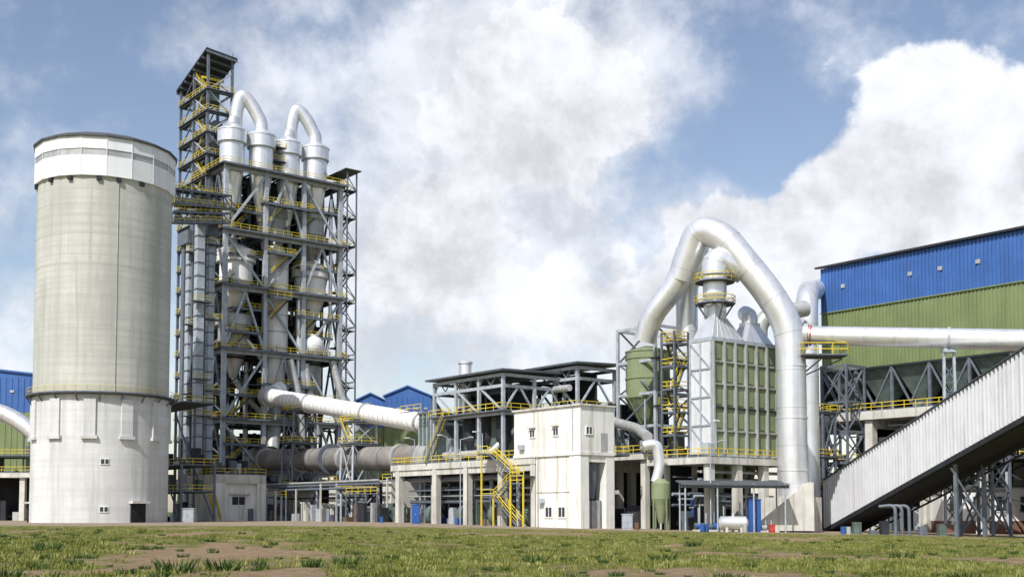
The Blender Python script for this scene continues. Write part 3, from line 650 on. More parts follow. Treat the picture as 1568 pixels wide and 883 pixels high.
def canopy(name, o, a0, a1, b0, b1, z0, z1, floors=(), gear=30, shade_sheets=True):
    s = MB(name); q = lambda a, b, z: loc(o, a, b, z)
    nb = max(2, round((b1-b0)/6)); na = max(1, round((a1-a0)/6))
    for i in range(nb+1):
        for j in range(na+1):
            b = b0+(b1-b0)*i/nb; a = a0+(a1-a0)*j/na
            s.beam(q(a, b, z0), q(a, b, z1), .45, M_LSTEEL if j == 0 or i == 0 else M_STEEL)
    for z in list(floors)+[z1-1.6, z1]:
        for j in range(na+1): a = a0+(a1-a0)*j/na; s.beam(q(a, b0, z-.2), q(a, b1, z-.2), .3, M_LSTEEL if j == 0 else M_STEEL, .45)
        for i in range(nb+1): b = b0+(b1-b0)*i/nb; s.beam(q(a0, b, z-.2), q(a1, b, z-.2), .3, M_LSTEEL if i == 0 else M_STEEL, .45)
    for i in range(nb):
        b = b0+(b1-b0)*i/nb; c = b0+(b1-b0)*(i+1)/nb; zz = floors[-1] if floors else z0
        s.beam(q(a0, b, zz), q(a0, c, z1-1.6), .26, M_LSTEEL)
        for k in range(4): t0 = b+(c-b)*k/4; t1 = b+(c-b)*(k+1)/4; s.beam(q(a0, t0, z1 if k % 2 else z1-1.6), q(a0, t1, z1-1.6 if k % 2 else z1), .14, M_STEEL)
    for j in range(na):
        a = a0+(a1-a0)*j/na; c = a0+(a1-a0)*(j+1)/na; zz = floors[-1] if floors else z0
        s.beam(q(a, b0, zz), q((a+c)/2, b0, z1-1.6), .26, M_LSTEEL); s.beam(q(c, b0, zz), q((a+c)/2, b0, z1-1.6), .26, M_LSTEEL)
    e = 1.1; p = [q(a0-e, b0-e, z1+.25), q(a1+e, b0-e, z1+.6), q(a1+e, b1+e, z1+.6), q(a0-e, b1+e, z1+.25)]
    s.hexa(p+[x+UP*.28 for x in p], M_ROOF)
    for z in floors:
        s.fb(o, a0-.8, a1, b0-.6, b1+.5, z, z+.12, M_GRATE); s.rail(q(a0-.8, b0-.6, z+.1), q(a0-.8, b1+.5, z+.1)); s.rail(q(a0-.8, b0-.6, z+.1), q(a1, b0-.6, z+.1))
        for i in range(gear//2):
            a = random.uniform(a0+2, a1-2); b = random.uniform(b0+.4, b1-2); s.fb(o, a, a+random.uniform(.5, 2), b, b+random.uniform(.5, 2), z+.12, z+random.uniform(.6, 2.6), random.choice(MACH))
    for i in range(gear):
        a = random.uniform(a0+1, a1-2); b = random.uniform(b0+.4, b1-2); h = random.uniform(.8, 4); s.fb(o, a, a+random.uniform(.6, 2), b, b+random.uniform(.6, 3), z0, z0+h, random.choice(MACH))
    if shade_sheets:
        am = a0+(a1-a0)*.5; s.fb(o, am, am+.2, b0, b1, z0, z1-.8, M_SHADE); s.fb(o, am, a1, b1-.2, b1, z0, z1-1.2, M_SHADE)  # black sheets added behind the gear to paint the shed's inner shade
    return s, q
s, q = canopy("clinker_cooler_shed", C0, 1.3, 13, 18.2, 35.7, 9.2, 21.8, floors=(16.2,), gear=34)
s.fb(C0, 3.4, 6.8, 20.5, 31, 10.5, 16, M_MACH)
for b in (21, 25, 29): s.rev(q(3.6, b, 0), [(.3, 10), (1.2, 12.5), (1.2, 15.8)], M_DARK, 14)
s.rev(q(6, 34, 0), [(1.0, 16), (1.0, 25.0), (1.2, 25.1), (1.2, 25.4), (.2, 25.7)], M_DUCT, 20)
s.pipe([q(2, 34, 10.5), q(2, 22, 10.5), q(5, 20, 14)], .45, M_DUCT, 14)
s.stair(q(0.2, 36, 9.2), q(.2, 31, 16.2), 1, A, th=.07)
s.build()
s, q = canopy("crane_shed", C0, 11.7, 19.2, 13.7, 23.8, 9.2, 23.2, floors=(16.8,), gear=22)
s.tube(q(10.9, 14.5, 20), q(10.9, 23, 20), .5, M_DUCT); s.build()

# ============================================================ WHITE BUILDING
def build_white():
    s = MB("white_control_building"); q = lambda a, b, z: loc(C0, a, b, z); W = 6.1
    s.fb(C0, 0, W, 0, 14, 9.6, 15.7, M_CREAM); s.fb(C0, -.25, W+.25, -.25, 14.25, 15.7, 15.95, M_CONC)
    s.fb(C0, -.12, W+.12, -.12, 14.1, 9.2, 9.6, M_CREAM)
    s.fb(C0, .12, W-.1, 2.2, 9.3, -1.5, 9.2, M_CREAM)
    s.fb(C0, 0, 1.5, 0, 2.2, -1.5, 9.2, M_CREAM); s.fb(C0, W-1.5, W, 0, 2.2, -1.5, 9.2, M_CREAM)
    s.fb(C0, 1.5, W-1.5, .1, 2.0, 8.3, 9.2, M_CREAM); s.fb(C0, 1.5, W-1.5, 2.05, 2.19, -1.5, 8.3, M_SHADE)
    s.fb(C0, 1.7, W-1.7, .9, 1.0, -1.2, 3.2, M_DUCTD)
    for k in range(4): s.beam(q(1.8+k*.85, .85, -1.2), q(1.8+k*.85, .85, 3.2), .1, M_STEEL)
    p = q(3.0, 1.4, 0); s.rev((p.x, p.y, 0), [(.5, 3.4), (.85, 6.5), (.85, 8.2)], M_STEEL, 16)
    s.fb(C0, .04, .12, 2.3, 9.3, 4.3, 4.42, M_CONC)
    for b in (3.2, 5.9): window(s, C0, 'b', b, 1.0, 1.3, 1.3, .12)
    for b in (4.4, 9.4): window(s, C0, 'b', b, 12.0, 1.0, .9, 0)
    s.fb(C0, -.5, 0, 4.3, 5.6, 13.2, 13.35, M_CONC); s.fb(C0, -.5, 0, 9.2, 10.6, 13.2, 13.35, M_CONC)
    window(s, C0, 'a', 1.0, 12, 1.0, .9, 0); s.fb(C0, 3.6, 4.8, -.06, .02, 9.7, 12.2, M_DUCTD)
    s.tube(q(.0, 8.8, -1), q(.0, 8.8, 9.2), .07, M_LSTEEL, n=8); s.tube(q(-.08, 1.5, 9), q(-.08, 1.5, 15.7), .05, M_LSTEEL, n=8)
    s.fb(C0, -.55, -.02, 7.4, 8.2, 2.9, 3.5, M_LSTEEL); s.fb(C0, -.5, -.02, 11.6, 12.6, 10.3, 11, M_LSTEEL)
    s.fb(C0, W, W+2.6, -.3, 3, 9.2, 9.35, M_GRATE); s.rail(q(W, -.3, 9.3), q(W+2.6, -.3, 9.3)); s.rail(q(W+2.6, -.3, 9.3), q(W+2.6, 3, 9.3))
    return s.build()
build_white()

# ============================================================ GREEN HOPPER FRAME
H0 = (20.8, 165.0)
def build_hopper():
    s = MB("hopper_silo_in_steel_frame"); q = lambda a, b, z: loc(H0, a, b, z); W, D, H = 7.8, 7.8, 29.0
    for a in (0, W):
        for b in (0, D): s.beam(q(a, b, -1.5), q(a, b, H), .42, M_LSTEEL)
    for z in (9.8, 14.2, 19, 23.8, H-.2):
        for b in (0, D): s.beam(q(0, b, z), q(W, b, z), .3, M_LSTEEL, .4)
        for a in (0, W): s.beam(q(a, 0, z), q(a, D, z), .3, M_LSTEEL, .4)
    zz = [9.8, 14.2, 19, 23.8, H]
    for i in range(4):
        for (p0, p1) in (((0, 0), (W, 0)), ((0, 0), (0, D)), ((W, 0), (W, D)), ((0, D), (W, D))):
            if i in (0, 2): s.beam(q(*p0, zz[i]), q(*p1, zz[i+1]), .22, M_STEEL)
            else: s.beam(q(*p1, zz[i]), q(*p0, zz[i+1]), .22, M_STEEL)
    c = q(2.9, 4.4, 0)
    s.rev(c, [(.6, 14.0), (3.3, 18.6), (3.3, 25.4), (3.4, 25.4), (3.4, 25.6), (.8, 26.4)], M_OLIVE, 30)
    for z in (18.7, 21.5, 24.5): s.ring(Vector((c.x, c.y, z)), UP, 3.2, 3.42, .25, M_OLIVE, 30)
    for k in range(16):
        a = 2*math.pi*k/16; d = Vector((math.cos(a), math.sin(a), 0)); s.beam(c+d*.75+UP*14, c+d*3.4+UP*18.6, .14, M_OLIVE)
    s.tube(c+UP*10, c+UP*14, .55, M_STEEL); s.fb((c.x, c.y), -1.2, 1.2, -1, 1, 9.9, 12, M_MACH)
    s.rail(q(0, -.5, 24), q(W, -.5, 24)); s.fb(H0, -.5, W+.5, -.8, .6, 23.9, 24, M_GRATE); s.fb(H0, -.5, W+.5, -.8, .3, 17, 17.1, M_GRATE); s.rail(q(0, -.7, 17), q(W, -.7, 17))
    s.fb(H0, -6, 10, -3.5, 12, 9.0, 9.8, M_CONC); s.rail(q(-6, -3.4, 9.8), q(10, -3.4, 9.8)); s.rail(q(-6, -3.4, 9.8), q(-6, 12, 9.8))
    for a in (-5.5, 0, 5, 9): s.fb(H0, a, a+.9, -3.3, -2.4, -1.8, 9, M_CONC); s.fb(H0, a, a+.9, 5, 6, -1.8, 9, M_CONC)
    s.fb(H0, -6, 12, 6.5, 6.9, -1.8, 9, M_SHADE); s.fb(H0, -6, 12, 9, 9.3, 9.8, 18, M_SHADE)
    for i in range(40):
        a = random.uniform(-5, 9); b = random.uniform(-2, 5); s.fb(H0, a, a+random.uniform(.5, 2), b, b+1.2, -1.5, random.uniform(0, 4), random.choice(MACH))
    for i in range(26):
        a = random.uniform(-5, 8); b = random.uniform(-1, 7); s.fb(H0, a, a+random.uniform(.5, 1.6), b, b+1.2, 9.8, 9.8+random.uniform(1, 4), random.choice(MACH))
    for i in range(14):
        a = random.uniform(-5, 8); b = random.uniform(0, 8); s.beam(q(a, b, 9.8), q(a, b, random.uniform(13, 20)), .2, random.choice([M_STEEL, M_DARK, M_LSTEEL]))
    return s.build()
build_hopper()
def build_bent():
    s = MB("dust_pipe_with_hopper")
    s.pipe([at(925, 622, 170), at(938, 645, 166), at(975, 655, 160), at(992, 668, 152)], .7, M_DUCTD, 18, collar=1.6)
    s.pipe([at(985, 683, 150), at(1006, 678, 150), at(1011, 715, 150), at(1004, 738, 150)], .7, M_DUCT, 18, collar=1.5)
    c = at(1012, 800, 149); c.z = 0
    s.rev(c, [(.35, .2), (.95, 2.6), (1.25, 3.4), (1.25, 5.4), (.5, 6)], M_OLIVE, 22)
    for k in range(4):
        a = k*math.pi/2+.5; s.beam(c+Vector((math.cos(a)*1.2, math.sin(a)*1.2, -1)), c+Vector((math.cos(a)*1.2, math.sin(a)*1.2, 3.6)), .16, M_OLIVE)
    return s.build()
build_bent()
def stair_tower(name, o, W, D, z0, z1, step=3.2):
    s = MB(name); q = lambda a, b, z: loc(o, a, b, z)
    for a in (0, W):
        for b in (0, D): s.beam(q(a, b, -1.5), q(a, b, z1+1.2), .26, M_STEEL)
    z = z0; k = 0
    while z < z1:
        e = min(z+step, z1+.1)
        for (p0, p1) in (((0, 0), (W, 0)), ((0, 0), (0, D)), ((W, 0), (W, D)), ((0, D), (W, D))): s.beam(q(*p0, z), q(*p1, z), .2, M_STEEL)
        a0, a1 = (.6, W-.6) if k % 2 else (W-.6, .6)
        s.stair(q(a0, .6 if k % 2 else D-.8, z), q(a1, .6 if k % 2 else D-.8, e), .9, B, th=.09)
        s.fb(o, 0, 1.1, 0, D, e-.1, e, M_GRATE) if a1 < 1 else s.fb(o, W-1.1, W, 0, D, e-.1, e, M_GRATE)
        s.rail(q(0, 0, e), q(W, 0, e), th=.1); s.rail(q(0, 0, e), q(0, D, e), th=.1); s.rail(q(0, D, e), q(W, D, e), th=.08)
        z = e; k += 1
    return s.build()
stair_tower("yellow_stair_tower", at(1034, 0, 157)[:2], 2.8, 2.4, 9., 25.5)

# ============================================================ BAG FILTER
F0 = (26.4, 150.0)
def build_filter():
    s = MB("bag_filter_house"); q = lambda a, b, z: loc(F0, a, b, z); W, D = 13.1, 3.7; z0, z1 = 9.3, 24.3
    s.fb(F0, 0, W, 0, D, z0, z1, M_OLIVE)
    s.fb(F0, -.12, 0, -.05, D+.05, z0, z1, M_SHEET)
    s.fb(F0, -.2, W+.2, -.25, D+.2, z1, z1+.5, M_LSTEEL); s.fb(F0, -.2, W+.2, -.25, 0, z0-.35, z0, M_LSTEEL)
    for k in range(7):
        a = W*k/6; s.fb(F0, a-.13, a+.13, -.42, 0, z0, z1, M_DUCTD)
    for z in (12.3, 15.4, 18.5, 21.5): s.fb(F0, 0, W, -.24, -.002, z, z+.2, M_DUCTD if z != 15.4 else M_DARK)
    for k in range(6):
        for z in (12.52, 15.62, 18.72, 21.72): s.fb(F0, W*k/6+.5, W*(k+1)/6-.5, -.1, 0, z+.3, z+2.3, M_OLIVE)
    for b in (0, D/2, D): s.fb(F0, -.3, -.12, b-.1, b+.1, z0, z1, M_LSTEEL)
    for i in range(4): s.beam(q(-.24, 0, z0+i*3.75), q(-.24, D, z0+(i+1)*3.75), .16, M_LSTEEL); s.fb(F0, -.3, -.12, 0, D, z0+i*3.75, z0+i*3.75+.2, M_LSTEEL)
    def hood(a0, a1, b0, b1, zb, na0, na1, nb0, nb1, zt, ztop, m):
        c = [q(a0, b0, zb), q(a1, b0, zb), q(a1, b1, zb), q(a0, b1, zb), q(na0, nb0, zt), q(na1, nb0, zt), q(na1, nb1, zt), q(na0, nb1, zt)]
        s.hexa(c, m); s.fb(F0, na0+.01, na1-.01, nb0+.01, nb1-.01, zt, ztop, m)
    hood(.2, 6.6, .1, D-.1, z1+.5, 1.7, 4.0, .9, 2.9, z1+3.4, 30.0, M_DUCT)
    hood(7.1, 12.9, .1, D-.1, z1+.5, 8.8, 11.0, .9, 2.8, z1+3.0, 27.8, M_DUCT)
    for t in range(7):
        a = .2+6.4*t/6; an = 1.7+2.3*t/6; s.beam(q(a, .08, z1+.5), q(an, .88, z1+3.4), .1, M_LSTEEL)
    c = q(2.85, 1.9, 0)
    s.rev(c, [(1.3, 30), (1.6, 31), (1.6, 33.2), (1.95, 33.6)], M_DUCT, 24, True, False)
    s.pipe([c+UP*32.8, c+UP*36.2, at(1142, 412, 153.5)], 1.75, M_DUCT, 26, fil=3.2, collar=1.7)
    for z in (29.6, 32.6):
        n = 12
        s.rev(c, [(1.4, z), (2.7, z), (2.7, z+.12), (1.4, z+.12)], M_GRATE, n, False, False)
        for k in range(n):
            a0 = 2*math.pi*(k+.5)/n; a1 = 2*math.pi*(k+1.5)/n
            s.rail(c+Vector((math.cos(a0)*2.7, math.sin(a0)*2.7, z)), c+Vector((math.cos(a1)*2.7, math.sin(a1)*2.7, z)), 1.1, .085)
    for k in (0, 3, 6, 9): a = 2*math.pi*(k+.5)/12; s.beam(c+Vector((math.cos(a)*1.2, math.sin(a)*1.2, 27.6)), c+Vector((math.cos(a)*2.6, math.sin(a)*2.6, 29.6)), .18, M_STEEL)
    c3 = q(9.9, 1.85, 0); s.pipe([c3+UP*27.6, c3+UP*28.8, c3+UP*29.6+A*1.5+B*2], 1.1, M_DUCT, 22)
    s.fb(F0, -3.2, 15, -2.2, 9, 7.9, 8.75, M_CONC); s.rail(q(-3.1, -2.1, 8.75), q(15, -2.1, 8.75), th=.1); s.rail(q(-3.1, -2.1, 8.75), q(-3.1, 9, 8.75), th=.1)
    for a in (-2.8, 2.6, 8, 13.4):
        s.fb(F0, a, a+1, -1.9, -.9, -1.8, 7.9, M_CONC); s.fb(F0, a, a+1, 6, 7, -1.8, 7.9, M_CONC)
    s.fb(F0, -3, 15, 6.2, 6.5, -1.8, 7.9, M_SHADE)
    for k in range(6):
        a = W*(k+.5)/6; cc = q(a, 1.85, 0); s.rev(cc, [(.3, 5.6), (1.0, 8.9)], M_OLIVE, 8, False)
    for i in range(46):
        a = random.uniform(-2.5, 13); b = random.uniform(-.5, 5); s.fb(F0, a, a+random.uniform(.4, 2.2), b, b+1.2, -1.5, random.uniform(0, 3.8), random.choice(MACH+[M_BLUEP]))
    for i in range(14):
        b = random.uniform(-1, 5); z = random.uniform(2, 7); s.tube(q(-2.5, b, z), q(13.5, b, z), random.uniform(.07, .25), random.choice([M_LSTEEL, M_STEEL, M_DUCTD]), n=8)
    s.fb(F0, -2.4, -1.2, -1.4, 0, 8.8, 10.6, M_LSTEEL)
    s.tube(q(-1.5, -1.9, 8.8), q(-1.5, -1.9, 13.5), .07, M_LSTEEL, n=8); s.fb(F0, -1.9, -.9, -2.0, -1.8, 13.4, 13.6, M_WHITE)
    return s.build()
build_filter()

# ============================================================ BIG DUCTS
def build_gasduct():
    s = MB("exhaust_gas_duct"); R = 1.98; Y = 151.5
    s.pipe([at(1214, 768, Y), at(1213, 500, Y), at(1182, 446, 152), at(1110, 356, 154), at(1073, 346, 156), at(1046, 425, 158)], R, M_DUCT, 32, fil=5.0, collar=5)
    s.pipe([at(1057, 380, 157), at(1042, 428, 158), at(1000, 480, 160), at(988, 520, 161)], 1.75, M_DUCT, 28, fil=3, collar=4, r2=1.55)
    s.pipe([at(1078, 356, 159), at(1064, 400, 161), at(1054, 440, 162), at(1054, 525, 162)], 1.55, M_DUCT, 28, fil=4, collar=4)
    for v in (560, 640, 720): s.ring(at(1214, v, Y), UP, R*.98, R*1.035, .2, M_DUCT, 32)
    p = at(1214, 748, Y); s.fb((p.x, p.y), -2.6, 2.6, -2.6, 2.6, -1.2, 3.6, M_CONC)
    return s.build()
build_gasduct()
def build_hduct():
    s = MB("horizontal_gas_duct"); p = at(1222, 511, 151.7); q = at(1640, 521, 141)
    s.pipe([p, q], 1.2, M_DUCT, 26, r2=1.42, collar=5)
    d = (q-p).normalized(); s.ring(p+d*1.3, d, 1.1, 1.55, .6, M_DUCTD, 26); s.ring(p+d*1.9, d, 1.1, 1.4, .15, M_RED, 26)
    c = p+d*2-UP*3.0
    s.wb(c.x-1.8, c.x+4.2, c.y-2.2, c.y+1.4, c.z, c.z+.15, M_GRATE)
    C = [Vector((c.x-1.8, c.y-2.2, c.z+.1)), Vector((c.x+4.2, c.y-2.2, c.z+.1)), Vector((c.x+4.2, c.y+1.4, c.z+.1))]
    s.rail(C[0], C[1], 1.6, .11); s.rail(C[1], C[2], 1.6, .11); s.rail(C[0], C[0]+Vector((0, 3.6, 0)), 1.6, .11)
    for x in (-1.4, 1.2, 4.0): s.beam((c.x+x, c.y, c.z-.2), (c.x-2, c.y+.2, c.z-2.8), .2, M_STEEL)
    a = p.lerp(q, .58)
    for sx in (-.9, .9):
        s.beam((a.x+sx, a.y, -1.6), (a.x+sx*.7, a.y, a.z-1.3), .3, M_LSTEEL)
    z = 0
    while z < a.z-4: s.beam((a.x-.9, a.y, z), (a.x+.9, a.y, z+2.6), .14, M_STEEL); s.beam((a.x+.9, a.y, z), (a.x-.9, a.y, z+2.6), .14, M_STEEL); s.beam((a.x-.9, a.y, z), (a.x+.9, a.y, z), .14, M_STEEL); z += 2.6
    s.wb(a.x-.8, a.x+.8, a.y-.6, a.y+.6, a.z-1.8, a.z-1.3, M_LSTEEL); s.ring(a, d, 1.25, 1.5, .3, M_LSTEEL, 26)
    return s.build()
build_hduct()
def build_vduct():
    s = MB("vent_duct"); s.pipe([at(1239, 800, 172), at(1239, 470, 172), at(1241, 444, 175), at(1255, 440, 188), at(1285, 440, 194)], 1.65, M_DUCT, 24, fil=2.6, collar=4)
    s.pipe([at(1165, 520, 166), at(1166, 495, 166), at(1180, 480, 166), at(1238, 470, 168)], 1.2, M_DUCTD, 20)
    return s.build()
build_vduct()

def build_wedge():
    s = MB("concrete_ramp_footing"); y0, y1 = 145.5, 150
    P = [at(1160, 812, y0), at(1246, 812, y0), at(1246, 738, y0), at(1236, 738, y0), at(1160, 800, y0)]
    n = len(P); vs = P+[p+Vector((1, y1-y0, 0)) for p in P]
    s.add(vs, [tuple(range(n)), tuple(range(n, 2*n))[::-1]]+[(i, i+n, (i+1) % n+n, (i+1) % n) for i in range(n)], M_CONC)
    return s.build()
build_wedge()
def build_canopy():
    s = MB("pump_shelter"); x0, x1 = 21.0, 34.4; y0, y1 = 141.5, 147
    p = [Vector((x0, y0, 5.0)), Vector((x1, y0, 4.9)), Vector((x1, y1, 5.5)), Vector((x0, y1, 5.6))]
    s.hexa(p+[a+UP*.16 for a in p], M_ROOF)
    for x in (x0+.5, x0+4.5, x0+9, x1-.5):
        for y in (y0+.4, y1-.4): s.tube((x, y, -1.4), (x, y, 5.2), .11, M_LSTEEL, n=8)
        s.beam((x, y0+.2, 4.8), (x, y1-.2, 5.3), .15, M_STEEL)
    s.beam((x0, y0+.4, 4.85), (x1, y0+.4, 4.75), .15, M_STEEL, .3)
    for i in range(12):
        x = random.uniform(x0+1, x1-2); y = random.uniform(y0+1, y1-1); z = gz(x, y)
        s.tube((x, y, z+.6), (x+random.uniform(.7, 1.3), y, z+.6), random.uniform(.25, .45), random.choice([M_BLUEP, M_MACH, M_DUCTD]), n=14)
        s.wb(x-.2, x+1.4, y-.4, y+.4, z-.1, z+.2, M_CONC); s.tube((x+.5, y, z), (x+.5, y, z+random.uniform(1.5, 4)), .08, M_LSTEEL, n=8)
    return s.build()
build_canopy()
def htank(name, u, y, L, r, m):
    s = MB(name); x = (u-784)/1750*y; z = gz(x, y)+r+.25
    s.tube((x-L/2, y, z), (x+L/2, y, z), r, m, n=24); s.tube((x+L/2, y, z), (x+L/2+r*.35, y, z), r, m, r2=r*.5, n=24); s.tube((x-L/2, y, z), (x-L/2-r*.35, y, z), r, m, r2=r*.5, n=24)
    for t in (-.3, .3): s.wb(x+L*t-.15, x+L*t+.15, y-r*.8, y+r*.8, gz(x, y)-.1, z-r*.4, M_CONC)
    s.tube((x, y, z+r*.9), (x, y, z+r*1.4), .18, m, n=10); return s.build()
htank("horizontal_tank", 1122, 140.5, 3.0, .85, M_DUCT)
def booth(name, u, y, w, h, m):
    s = MB(name); x = (u-784)/1750*y; z = gz(x, y)
    s.wb(x-w/2, x+w/2, y-w*.4, y+w*.4, z-.1, z+h, m); s.wb(x-w/2-.08, x+w/2+.08, y-w*.45, y+w*.45, z+h, z+h+.12, m)
    for k in (-.5, 0): s.wb(x+k*w+.05*w, x+(k+.5)*w-.05*w, y-w*.4-.04, y-w*.4, z+.2, z+h-.15, m)
    s.wb(x-.03, x+.03, y-w*.4-.1, y-w*.4, z+h*.45, z+h*.55, M_LSTEEL); return s.build()
booth("blue_equipment_cabinet", 1154, 143.5, 1.5, 4.0, M_BLUEP)
booth("blue_equipment_cabinet", 637, 172, 1.2, 2.8, M_BLUEP)
booth("red_fire_cabinet", 1181, 140, .7, .9, M_RED)
booth("grey_equipment_cabinet", 960, 148, 1.3, 1.9, M_LSTEEL)
booth("grey_equipment_cabinet", 290, 190, 2.0, 2.2, M_LSTEEL)
def barrel(u, y, m):
    s = MB("steel_barrel"); x = (u-784)/1750*y; z = gz(x, y)
    s.rev((x, y, z), [(.3, 0), (.31, .02), (.31, .3), (.325, .32), (.31, .34), (.31, .6), (.325, .62), (.31, .64), (.31, .9), (.29, .92)], m, 14)
    s.tube((x+.15, y, z+.9), (x+.15, y, z+.96), .05, M_DARK, n=8); return s.build()
for u, y, m in ((1075, 139, M_BLUEP), (1081, 139.4, M_BLUEP), (1140, 139, M_DUCTD), (700, 168, M_BLUEP), (706, 168.5, M_BLUEP), (742, 160, M_RUST), (585, 182, M_BLUEP), (975, 146, M_RUST), (1290, 136, M_BLUEP), (1298, 136, M_DUCTD)): barrel(u, y, m)

# ============================================================ INCLINED CONVEYOR GALLERY
def build_gallery():
    s = MB("inclined_conveyor_gallery")
    e = 1.35
    g0 = Vector((45.6, 166.5, 0)); g1 = Vector((53.9, 120, 0)); g1 = g0+(g1-g0)*e
    b0, t0 = -1.0, 6.3; b1, t1 = b0+(11.4+1.0)*e, t0+(18.7-6.3)*e
    d = (g1-g0).normalized(); n = Vector((d.y, -d.x, 0))
    if n.x > 0: n = -n
    w = -n*4.2
    c = [g0+UP*(b0+.1), g1+UP*(b1+.1), g1+w+UP*(b1+.1), g0+w+UP*(b0+.1), g0+UP*t0, g1+UP*t1, g1+w+UP*t1, g0+w+UP*t0]
    s.hexa(c, M_SHEET)
    L = (g1-g0).length; k = 0; st = .75
    while k*st < L:
        f = k*st/L; p = g0.lerp(g1, f)+n*.06; zb = b0+(b1-b0)*f+.35; zt = t0+(t1-t0)*f-.12
        s.beam(p+UP*zb, p+UP*zt, .3, M_SHEET); k += 1
    s.beam(g0+n*.22+UP*(t0+.05), g1+n*.22+UP*(t1+.05), .3, M_ROOF, .14)
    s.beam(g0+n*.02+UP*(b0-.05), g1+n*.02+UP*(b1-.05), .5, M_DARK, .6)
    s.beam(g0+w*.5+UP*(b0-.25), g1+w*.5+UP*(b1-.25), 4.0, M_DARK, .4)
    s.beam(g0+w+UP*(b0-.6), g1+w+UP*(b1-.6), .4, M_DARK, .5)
    m = 24
    for i in range(2, m):
        f = i/m; f2 = (i+1)/m
        a = g0.lerp(g1, f)+w; a2 = g0.lerp(g1, f2)+w; za = b0+(b1-b0)*f-.3; z2 = b0+(b1-b0)*f2-.3
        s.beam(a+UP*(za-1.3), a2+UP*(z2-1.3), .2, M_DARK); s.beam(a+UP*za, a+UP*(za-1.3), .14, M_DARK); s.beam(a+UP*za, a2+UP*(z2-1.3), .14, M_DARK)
    for f in (.52, .85):
        a = g0.lerp(g1, f); z = b0+(b1-b0)*f-.4
        for sd in (n*-.6, w): s.beam(a+sd-UP*2, a+sd+UP*z, .4, M_STEEL)
        s.beam(a+UP*.2, a+w+UP*(z-.5), .2, M_STEEL); s.beam(a+w+UP*.2, a+UP*(z-.5), .2, M_STEEL)
    return s.build()
build_gallery()

# ============================================================ BLUE / GREEN HALL
D0 = (50.5, 185.0)
def build_hall():
    s = MB("blue_and_green_raw_mill_hall"); q = lambda a, b, z: loc(D0, a, b, z); Lb = -62
    s.fb(D0, 0, 26, Lb, 0, 24.3, 33.9, M_GREEN); s.fb(D0, -.02, 26.02, Lb, .02, 33.9, 41.2, M_BLUE)
    k = 0
    while k*.62 < 62:
        b = -k*.62; s.fb(D0, -.12, 0, b-.28, b-.05, 24.3, 33.85, M_GREEN); s.fb(D0, -.16, -.03, b-.28, b-.05, 33.9, 41.2, M_BLUE); k += 1
    p = [q(-.7, .7, 41.2), q(-.7, Lb, 41.2), q(13, Lb, 44), q(13, .7, 44)]
    s.hexa([p[0], p[1], p[2], p[3]]+[x+UP*.35 for x in p], M_DARK)
    p = [q(13, .7, 44), q(13, Lb, 44), q(26.7, Lb, 41.2), q(26.7, .7, 41.2)]; s.hexa(p+[x+UP*.35 for x in p], M_ROOF)
    s.fb(D0, -.3, -.05, Lb, 0, 33.78, 33.95, M_GREEN); s.fb(D0, -.2, 26, Lb, 0, 24.0, 24.3, M_DARK)
    for b in (-4, -16, -21, -27, -38, -50): s.fb(D0, -.25, -.1, b-.7, b, 37.5, 38.1, M_DUCTD)
    nb = 9
    for i in range(nb):
        b = -3.2-i*6.4
        c = [q(3.2, b+.6, 18), q(4.4, b+.6, 18), q(4.4, b-.6, 18), q(3.2, b-.6, 18), q(.4, b+3, 24), q(7.5, b+3, 24), q(7.5, b-3, 24), q(.4, b-3, 24)]
        s.hexa([c[0], c[3], c[2], c[1], c[4], c[7], c[6], c[5]], M_MACH)
        s.beam(q(0, b+3.2, 24), q(0, b, 18.2), .26, M_STEEL); s.beam(q(0, b-3.2, 24), q(0, b, 18.2), .26, M_STEEL)
        s.beam(q(0, b+3.2, 17), q(0, b+3.2, 24.2), .4, M_STEEL)
        s.fb(D0, 2.5, 5, b-1.3, b+1.3, 17.3, 18.6, random.choice(MACH))
    s.fb(D0, -2.2, 20, Lb, 1, 15.9, 17.2, M_CONC); s.rail(q(-2.1, 1, 17.2), q(-2.1, Lb, 17.2), 1.2, .1)
    for i in range(7):
        b = 0-i*9.
        for a in (-1.7, 9): s.fb(D0, a, a+1.3, b-1.3, b, -1.8, 15.9, M_CONC)
        s.fb(D0, -1.2, 10, b-1., b-.3, 14.6, 15.9, M_CONC)
    s.fb(D0, 11, 11.5, Lb, 0, -1.8, 24, M_SHADE); s.fb(D0, 0, 15, .0, .3, 17.2, 24, M_SHADE)
    s.fb(D0, -1.8, 11, -60, 0, 9.0, 9.4, M_GRATE); s.rail(q(-1.8, 0, 9.4), q(-1.8, -60, 9.4), 1.2, .1)
    for i in range(110):
        a = random.uniform(0, 9); b = -random.uniform(1, 58); z = random.choice([-1.5, -1.5, 9.4, 17.2]); s.fb(D0, a, a+random.uniform(.6, 2.6), b, b+random.uniform(.6, 3), z, z+random.uniform(1, 4.6), random.choice(MACH))
    for i in range(30):
        b = -random.uniform(1, 55); a = random.uniform(-1, 6); s.tube(q(a, b, -1), q(a, b, random.uniform(6, 16)), random.uniform(.1, .4), random.choice([M_LSTEEL, M_DUCTD, M_STEEL]), n=10)
    for i in range(50):
        b = -random.uniform(1, 50); a = random.uniform(-1, 6); z = random.uniform(1, 15); s.beam(q(a, b, z), q(a, b-random.uniform(3, 9), z+random.choice([0, 0, 3, -3])), .2, random.choice([M_LSTEEL, M_STEEL, M_DARK]))
    return s.build()
build_hall()
p = at(1293, 0, 178); trestle("lattice_steel_tower", p, 4.6, 4.6, 24.5, [4.5, 9.2, 14, 18.6, 24.2], rails=False, m=M_STEEL)
